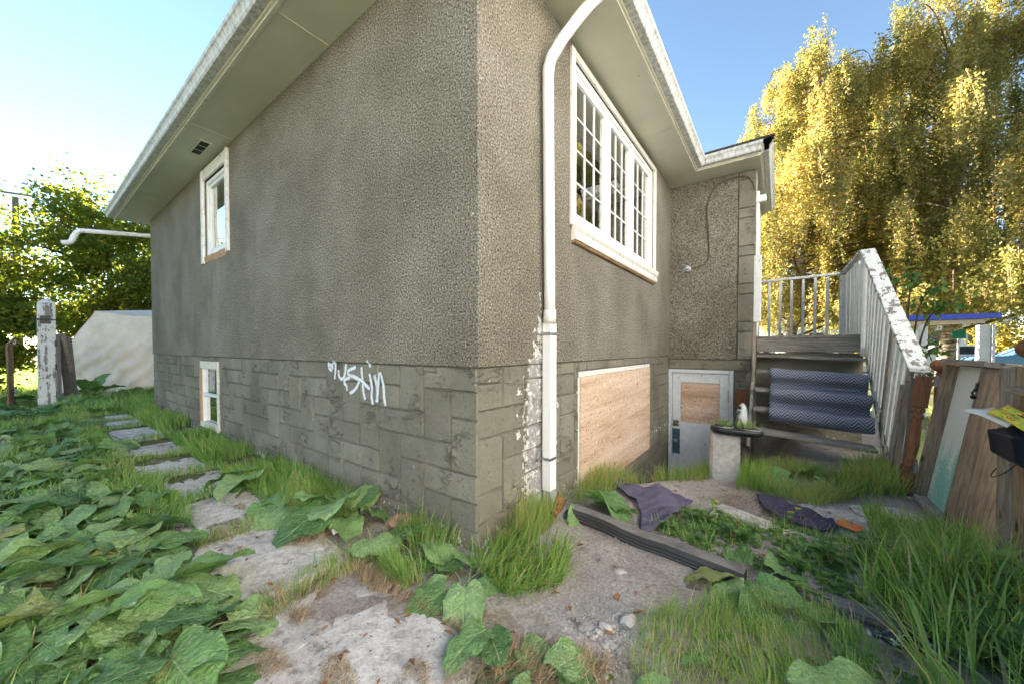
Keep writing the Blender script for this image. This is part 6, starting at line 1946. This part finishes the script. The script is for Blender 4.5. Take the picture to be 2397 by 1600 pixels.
# ------------------------------------------------------------------ trees
def leaf_cards(P, size, aspect=0.62, droop=None):
    """one bent quad pair per leaf at points P"""
    n = len(P)
    s_ = rng.uniform(size[0], size[1], n)[:, None]
    d = rng.normal(0, 1, (n, 3)); d[:, 2] -= (0.5 if droop is None else droop)
    d /= np.linalg.norm(d, axis=1)[:, None]
    r = rng.normal(0, 1, (n, 3)); r -= d * (r * d).sum(1)[:, None]; r /= np.linalg.norm(r, axis=1)[:, None]
    a = P; c = P + d * s_; m_ = P + d * s_ * 0.45
    V = np.stack([a, m_ + r * s_ * aspect * 0.5, c, m_ - r * s_ * aspect * 0.5], 1).reshape(-1, 3)
    Q = np.arange(n * 4).reshape(n, 4)
    return V, Q
def weeping_birch(x, y, lab, height, limbs, rad, seed, nstr, trunk_lean=(0, 0), leaf=(0.055, 0.095), low=2.6, per=62):
    rs = np.random.default_rng(seed)
    t = thing("birch_tree", lab, "tree", (x, y, 0))
    tp_ = [np.array([x + trunk_lean[0] * f ** 0.6 * 1.0, y + trunk_lean[1] * f ** 0.6, height * f * 0.97]) for f in np.linspace(0, 1, 12)]
    tp_ = [p + np.array([0.10 * math.sin(i * 1.3 + seed), 0.10 * math.cos(i * 1.7 + seed), 0]) * min(1, i / 3) for i, p in enumerate(tp_)]
    m_ = MB(); m_.tube(tp_, [0.24 * (1 - i / 12.2) ** 1.3 + 0.012 for i in range(12)], 10); m_.build("trunk", "birch bark", t, smooth=True)
    strands, lm, tw = [], MB(), MB()
    for k in range(limbs):
        f = 0.16 + 0.82 * (k + rs.uniform(0, 1)) / limbs
        i = f * 11; i0 = int(i)
        s0 = tp_[i0] * (1 - (i - i0)) + tp_[min(11, i0 + 1)] * (i - i0)
        a = k * 2.4 + rs.uniform(-.5, .5)
        env = rad * (0.55 + 0.65 * math.sin(math.pi * min(1, (f * 0.9 + 0.12)))) * rs.uniform(0.7, 1.15) * (1.05 - 0.62 * f)
        rise = rs.uniform(0.5, 1.5) + 0.7 * (f > 0.75)
        d = np.array([math.cos(a), math.sin(a), 0])
        lp_ = crom([s0, s0 + d * env * 0.40 + np.array([0, 0, rise * 0.85]), s0 + d * env * 0.78 + np.array([0, 0, rise]), s0 + d * env + np.array([0, 0, rise * 0.62 - 0.25])], 4)
        lm.tube([tuple(p) for p in lp_], [0.045 * (1 - f * 0.6) * (1 - q / (len(lp_) + 2)) + 0.005 for q in range(len(lp_))], 5, cap=False)
        ctr = None
        ns = int(nstr / limbs * (1.15 - 0.25 * f))
        for _ in range(ns):
            if _ % 9 == 0:                       # a hanging curtain of neighbouring strands
                u = rs.uniform(0.05, 1.0) ** 0.7 * (len(lp_) - 1)
                j = min(int(u), len(lp_) - 2)
                off = rs.normal(0, 0.40, 3) * (1.0 - 0.35 * f); off[2] *= 0.5
                ctr = lp_[j] * (1 - (u - j)) + lp_[j + 1] * (u - j) + off
                cln = rs.uniform(0.6, 1.2) * (1.25 + 2.3 * (1 - f))
                ctone = rs.uniform(0.15, 0.85)
            off = rs.normal(0, 0.13, 3)
            p = ctr + off
            ln = cln * rs.uniform(0.45, 1.1)
            ln = min(ln, max(0.35, p[2] - low + rs.uniform(-.6, .4)))
            strands.append((p, ln, rs.normal(0, 0.07, 2) + d[:2] * 0.10, ctone))
    P, T = [], []
    for (p, ln, dr, tone) in strands:
        n = max(8, int(per * ln * rs.uniform(0.7, 1.25)))
        q = rs.uniform(0, 1, n)
        pts = np.stack([p[0] + dr[0] * q * ln + rs.normal(0, 0.055, n), p[1] + dr[1] * q * ln + rs.normal(0, 0.055, n), p[2] - q * ln + 0.10 * np.sin(q * 3) + rs.normal(0, 0.03, n)], 1)
        P.append(pts); T.append(np.clip(rs.normal(tone, 0.17, n), 0, 1))
        if rs.uniform() < 0.5:
            tw.tube([(p[0] + dr[0] * s_ * ln, p[1] + dr[1] * s_ * ln, p[2] - s_ * ln) for s_ in (0, 0.5, 1)], [0.007, 0.005, 0.003], 3, cap=False)
    P = np.concatenate(P); T = np.concatenate(T)
    V, Q = leaf_cards(P, leaf)
    lm.build("limbs", "birch limb bark", t, smooth=True)["kind"] = "stuff"
    tw.build("twigs", "birch twig", t)["kind"] = "stuff"
    npmesh("crown", V, Q, "birch leaf", t, tint=np.repeat(T, 4))
    return len(P)
nb = weeping_birch(1.6, 14.6, "golden weeping birch nearest the porch with a leaning trunk", 10.4, 60, 5.2, 3, 3500, (0.9, 0.6), low=2.2)
nb += weeping_birch(5.9, 16.0, "taller golden weeping birch rising past the top of the picture beyond gate", 11.2, 76, 5.8, 5, 4400, (0.2, 0.2), low=2.4)
nb += weeping_birch(4.4, 23.5, "weeping birch standing between and behind the two nearer birches", 14.5, 36, 5.0, 8, 1000, (0.1, 0), leaf=(0.09, 0.15), low=2.6)

def leafy_tree(x, y, h, rad, lab, seed, nleaf, m="maple leaf", leaf=(0.10, 0.17), base=0.25, trunk=0.18, bark="bark dark", name="maple_tree", stems=1):
    rs = np.random.default_rng(seed)
    t = thing(name, lab, "tree" if h > 3 else "bush", (x, y, 0))
    tr_, lm = MB(), MB()
    tips = []
    for s_ in range(stems):
        a0 = rs.uniform(0, 6.28)
        top = np.array([x + math.cos(a0) * 0.3 * (stems > 1) * h * 0.3, y + math.sin(a0) * 0.3 * (stems > 1) * h * 0.3, h * 0.86])
        tp_ = [np.array([x, y, -0.1]) * (1 - f) + top * f + np.array([0.12 * math.sin(f * 5 + seed), 0.12 * math.cos(f * 4 + seed), 0]) * f for f in np.linspace(0, 1, 9)]
        tr_.tube([tuple(p) for p in tp_], [trunk * (1 - f) ** 0.8 + 0.015 for f in np.linspace(0, 1, 9)], 9)
        nl = 20 // stems
        for k in range(nl):
            f = base + (0.97 - base) * (k + rs.uniform(0, 1)) / nl
            i = f * 8; i0 = min(7, int(i)); s0 = tp_[i0] * (1 - (i - i0)) + tp_[i0 + 1] * (i - i0)
            a = k * 2.4 + rs.uniform(-.5, .5)
            ext = rad * math.sqrt(max(0.06, 1 - ((f - 0.52) / 0.56) ** 2)) * rs.uniform(0.7, 1.12)
            d = np.array([math.cos(a), math.sin(a), rs.uniform(0.25, 0.7)])
            lp_ = crom([s0, s0 + d * ext * 0.5 + np.array([0, 0, 0.1]), s0 + d * ext * np.array([1, 1, 0.7])], 4)
            lm.tube([tuple(p) for p in lp_], [trunk * 0.4 * (1 - f * 0.6) * (1 - q / (len(lp_) + 1)) + 0.008 for q in range(len(lp_))], 5, cap=False)
            for _ in range(7):
                u = rs.uniform(0.3, 1.0) * (len(lp_) - 1); j = min(int(u), len(lp_) - 2)
                p = lp_[j] * (1 - (u - j)) + lp_[j + 1] * (u - j)
                q = p + rs.normal(0, 1, 3) * np.array([0.32, 0.32, 0.22]) * rad * 0.5
                lm.tube([tuple(p), tuple((p + q) / 2 + np.array([0, 0, 0.05])), tuple(q)], [0.014, 0.010, 0.005], 3, cap=False)
                tips.append((q, rs.uniform(0.08, 0.19) * rad))
    P, T = [], []
    per = nleaf // len(tips)
    for q, r in tips:
        n = int(per * rs.uniform(0.6, 1.4))
        P.append(q + rs.normal(0, 1, (n, 3)) * np.array([r, r, r * 0.45]))
        T.append(np.clip(rs.normal(rs.uniform(0.2, 0.75), 0.17, n), 0, 1))
    P = np.concatenate(P); T = np.concatenate(T)
    k = P[:, 2] > 0.15
    V, Q = leaf_cards(P[k], leaf, 0.7, 0.35)
    tr_.build("trunk", bark, t, smooth=True)
    lm.build("limbs", bark, t, smooth=True)
    npmesh("crown", V, Q, m, t, tint=np.repeat(T[k], 4))
leafy_tree(-20.5, 0.6, 7.6, 3.0, "tall broadleaf tree directly behind the tarp shelter", 12, 21000, base=0.2)
leafy_tree(-22.0, 4.6, 7.2, 3.0, "broadleaf tree nearest the far house corner", 13, 19000, base=0.2)
leafy_tree(-21.0, -3.2, 6.2, 2.6, "broadleaf tree behind the white gate post", 14, 17000, base=0.2, stems=2)
leafy_tree(-26.0, -6.0, 7.2, 3.6, "dark green tree at the far left edge of the yard", 15, 12000, base=0.15, leaf=(0.14, 0.22))
leafy_tree(-31.0, 2.5, 10.0, 4.4, "large tree behind the other trees of the back yard", 16, 11000, base=0.2, leaf=(0.16, 0.26))
leafy_tree(-17.5, -2.6, 3.4, 1.7, "sunlit shrub behind the old gate panel", 17, 12000, base=0.05, stems=3, trunk=0.05, name="shrub_tree")
leafy_tree(-18.8, 1.8, 4.4, 2.2, "dense shrub rising over the tarp shelter roof", 18, 8000, base=0.05, stems=3, trunk=0.07, name="shrub_tree")
leafy_tree(-26.0, -11.5, 6.0, 4.0, "wide shrubby tree out past the left lawn", 19, 9000, base=0.1, leaf=(0.15, 0.24), stems=2)
def arching_sapling(x, y, stems, lab, seed, leaf=(0.07, 0.12)):
    """a few arching shoots with alternate drooping leaves"""
    rs = np.random.default_rng(seed)
    t = thing("sapling", lab, "sapling", (x, y, 0))
    m_ = MB(); P = []
    for (tip, n) in stems:
        tip = np.array(tip)
        b0 = np.array([x, y, 0.0])
        c = crom([b0, b0 * 0.62 + tip * 0.38 + np.array([0, 0, tip[2] * 0.42]), b0 * 0.22 + tip * 0.78 + np.array([0, 0, tip[2] * 0.22]), tip], 8)
        m_.tube([tuple(p) for p in c], [0.012 * (1 - i / (len(c) + 1)) + 0.003 for i in range(len(c))], 5)
        for _ in range(n):
            u = rs.uniform(0.42, 1.0) * (len(c) - 1); j = min(int(u), len(c) - 2)
            P.append(c[j] * (1 - (u - j)) + c[j + 1] * (u - j) + rs.normal(0, 0.045, 3))
    V, Q = leaf_cards(np.array(P), leaf, 0.5, 0.9)
    m_.build("stem", "twig dark", t, smooth=True)
    npmesh("crown", V, Q, "sapling leaf", t, tint=np.repeat(rs.uniform(0, 1, len(P)), 4))
arching_sapling(2.95, 5.6, [((3.25, 5.0, 1.85), 46), ((2.95, 5.2, 2.25), 34), ((3.1, 5.0, 2.05), 34), ((2.7, 5.3, 2.3), 20)], "slim green sapling with drooping shoots behind the stair railing", 22)
arching_sapling(2.85, 5.0, [((3.42, 4.85, 1.08), 40), ((3.15, 5.0, 1.30), 36), ((2.95, 4.95, 1.20), 30), ((3.05, 4.8, 1.02), 26)], "low green sapling arching under the blue beam", 23, (0.06, 0.10))
leafy_tree(13.5, 33.5, 2.6, 2.2, "rounded yellow bush across the street", 24, 3500, "yellow bush leaf", (0.16, 0.26), 0.05, 0.05, name="bush", stems=3)
leafy_tree(27.0, 39.0, 4.0, 2.6, "golden tree beside the pale canopy", 25, 3500, "yellow bush leaf", (0.2, 0.3), 0.2, 0.08)
leafy_tree(7.5, 40.0, 3.2, 2.4, "dull yellow shrub in front of the long low building", 26, 3000, "yellow bush leaf", (0.18, 0.28), 0.05, 0.05, name="bush", stems=3)
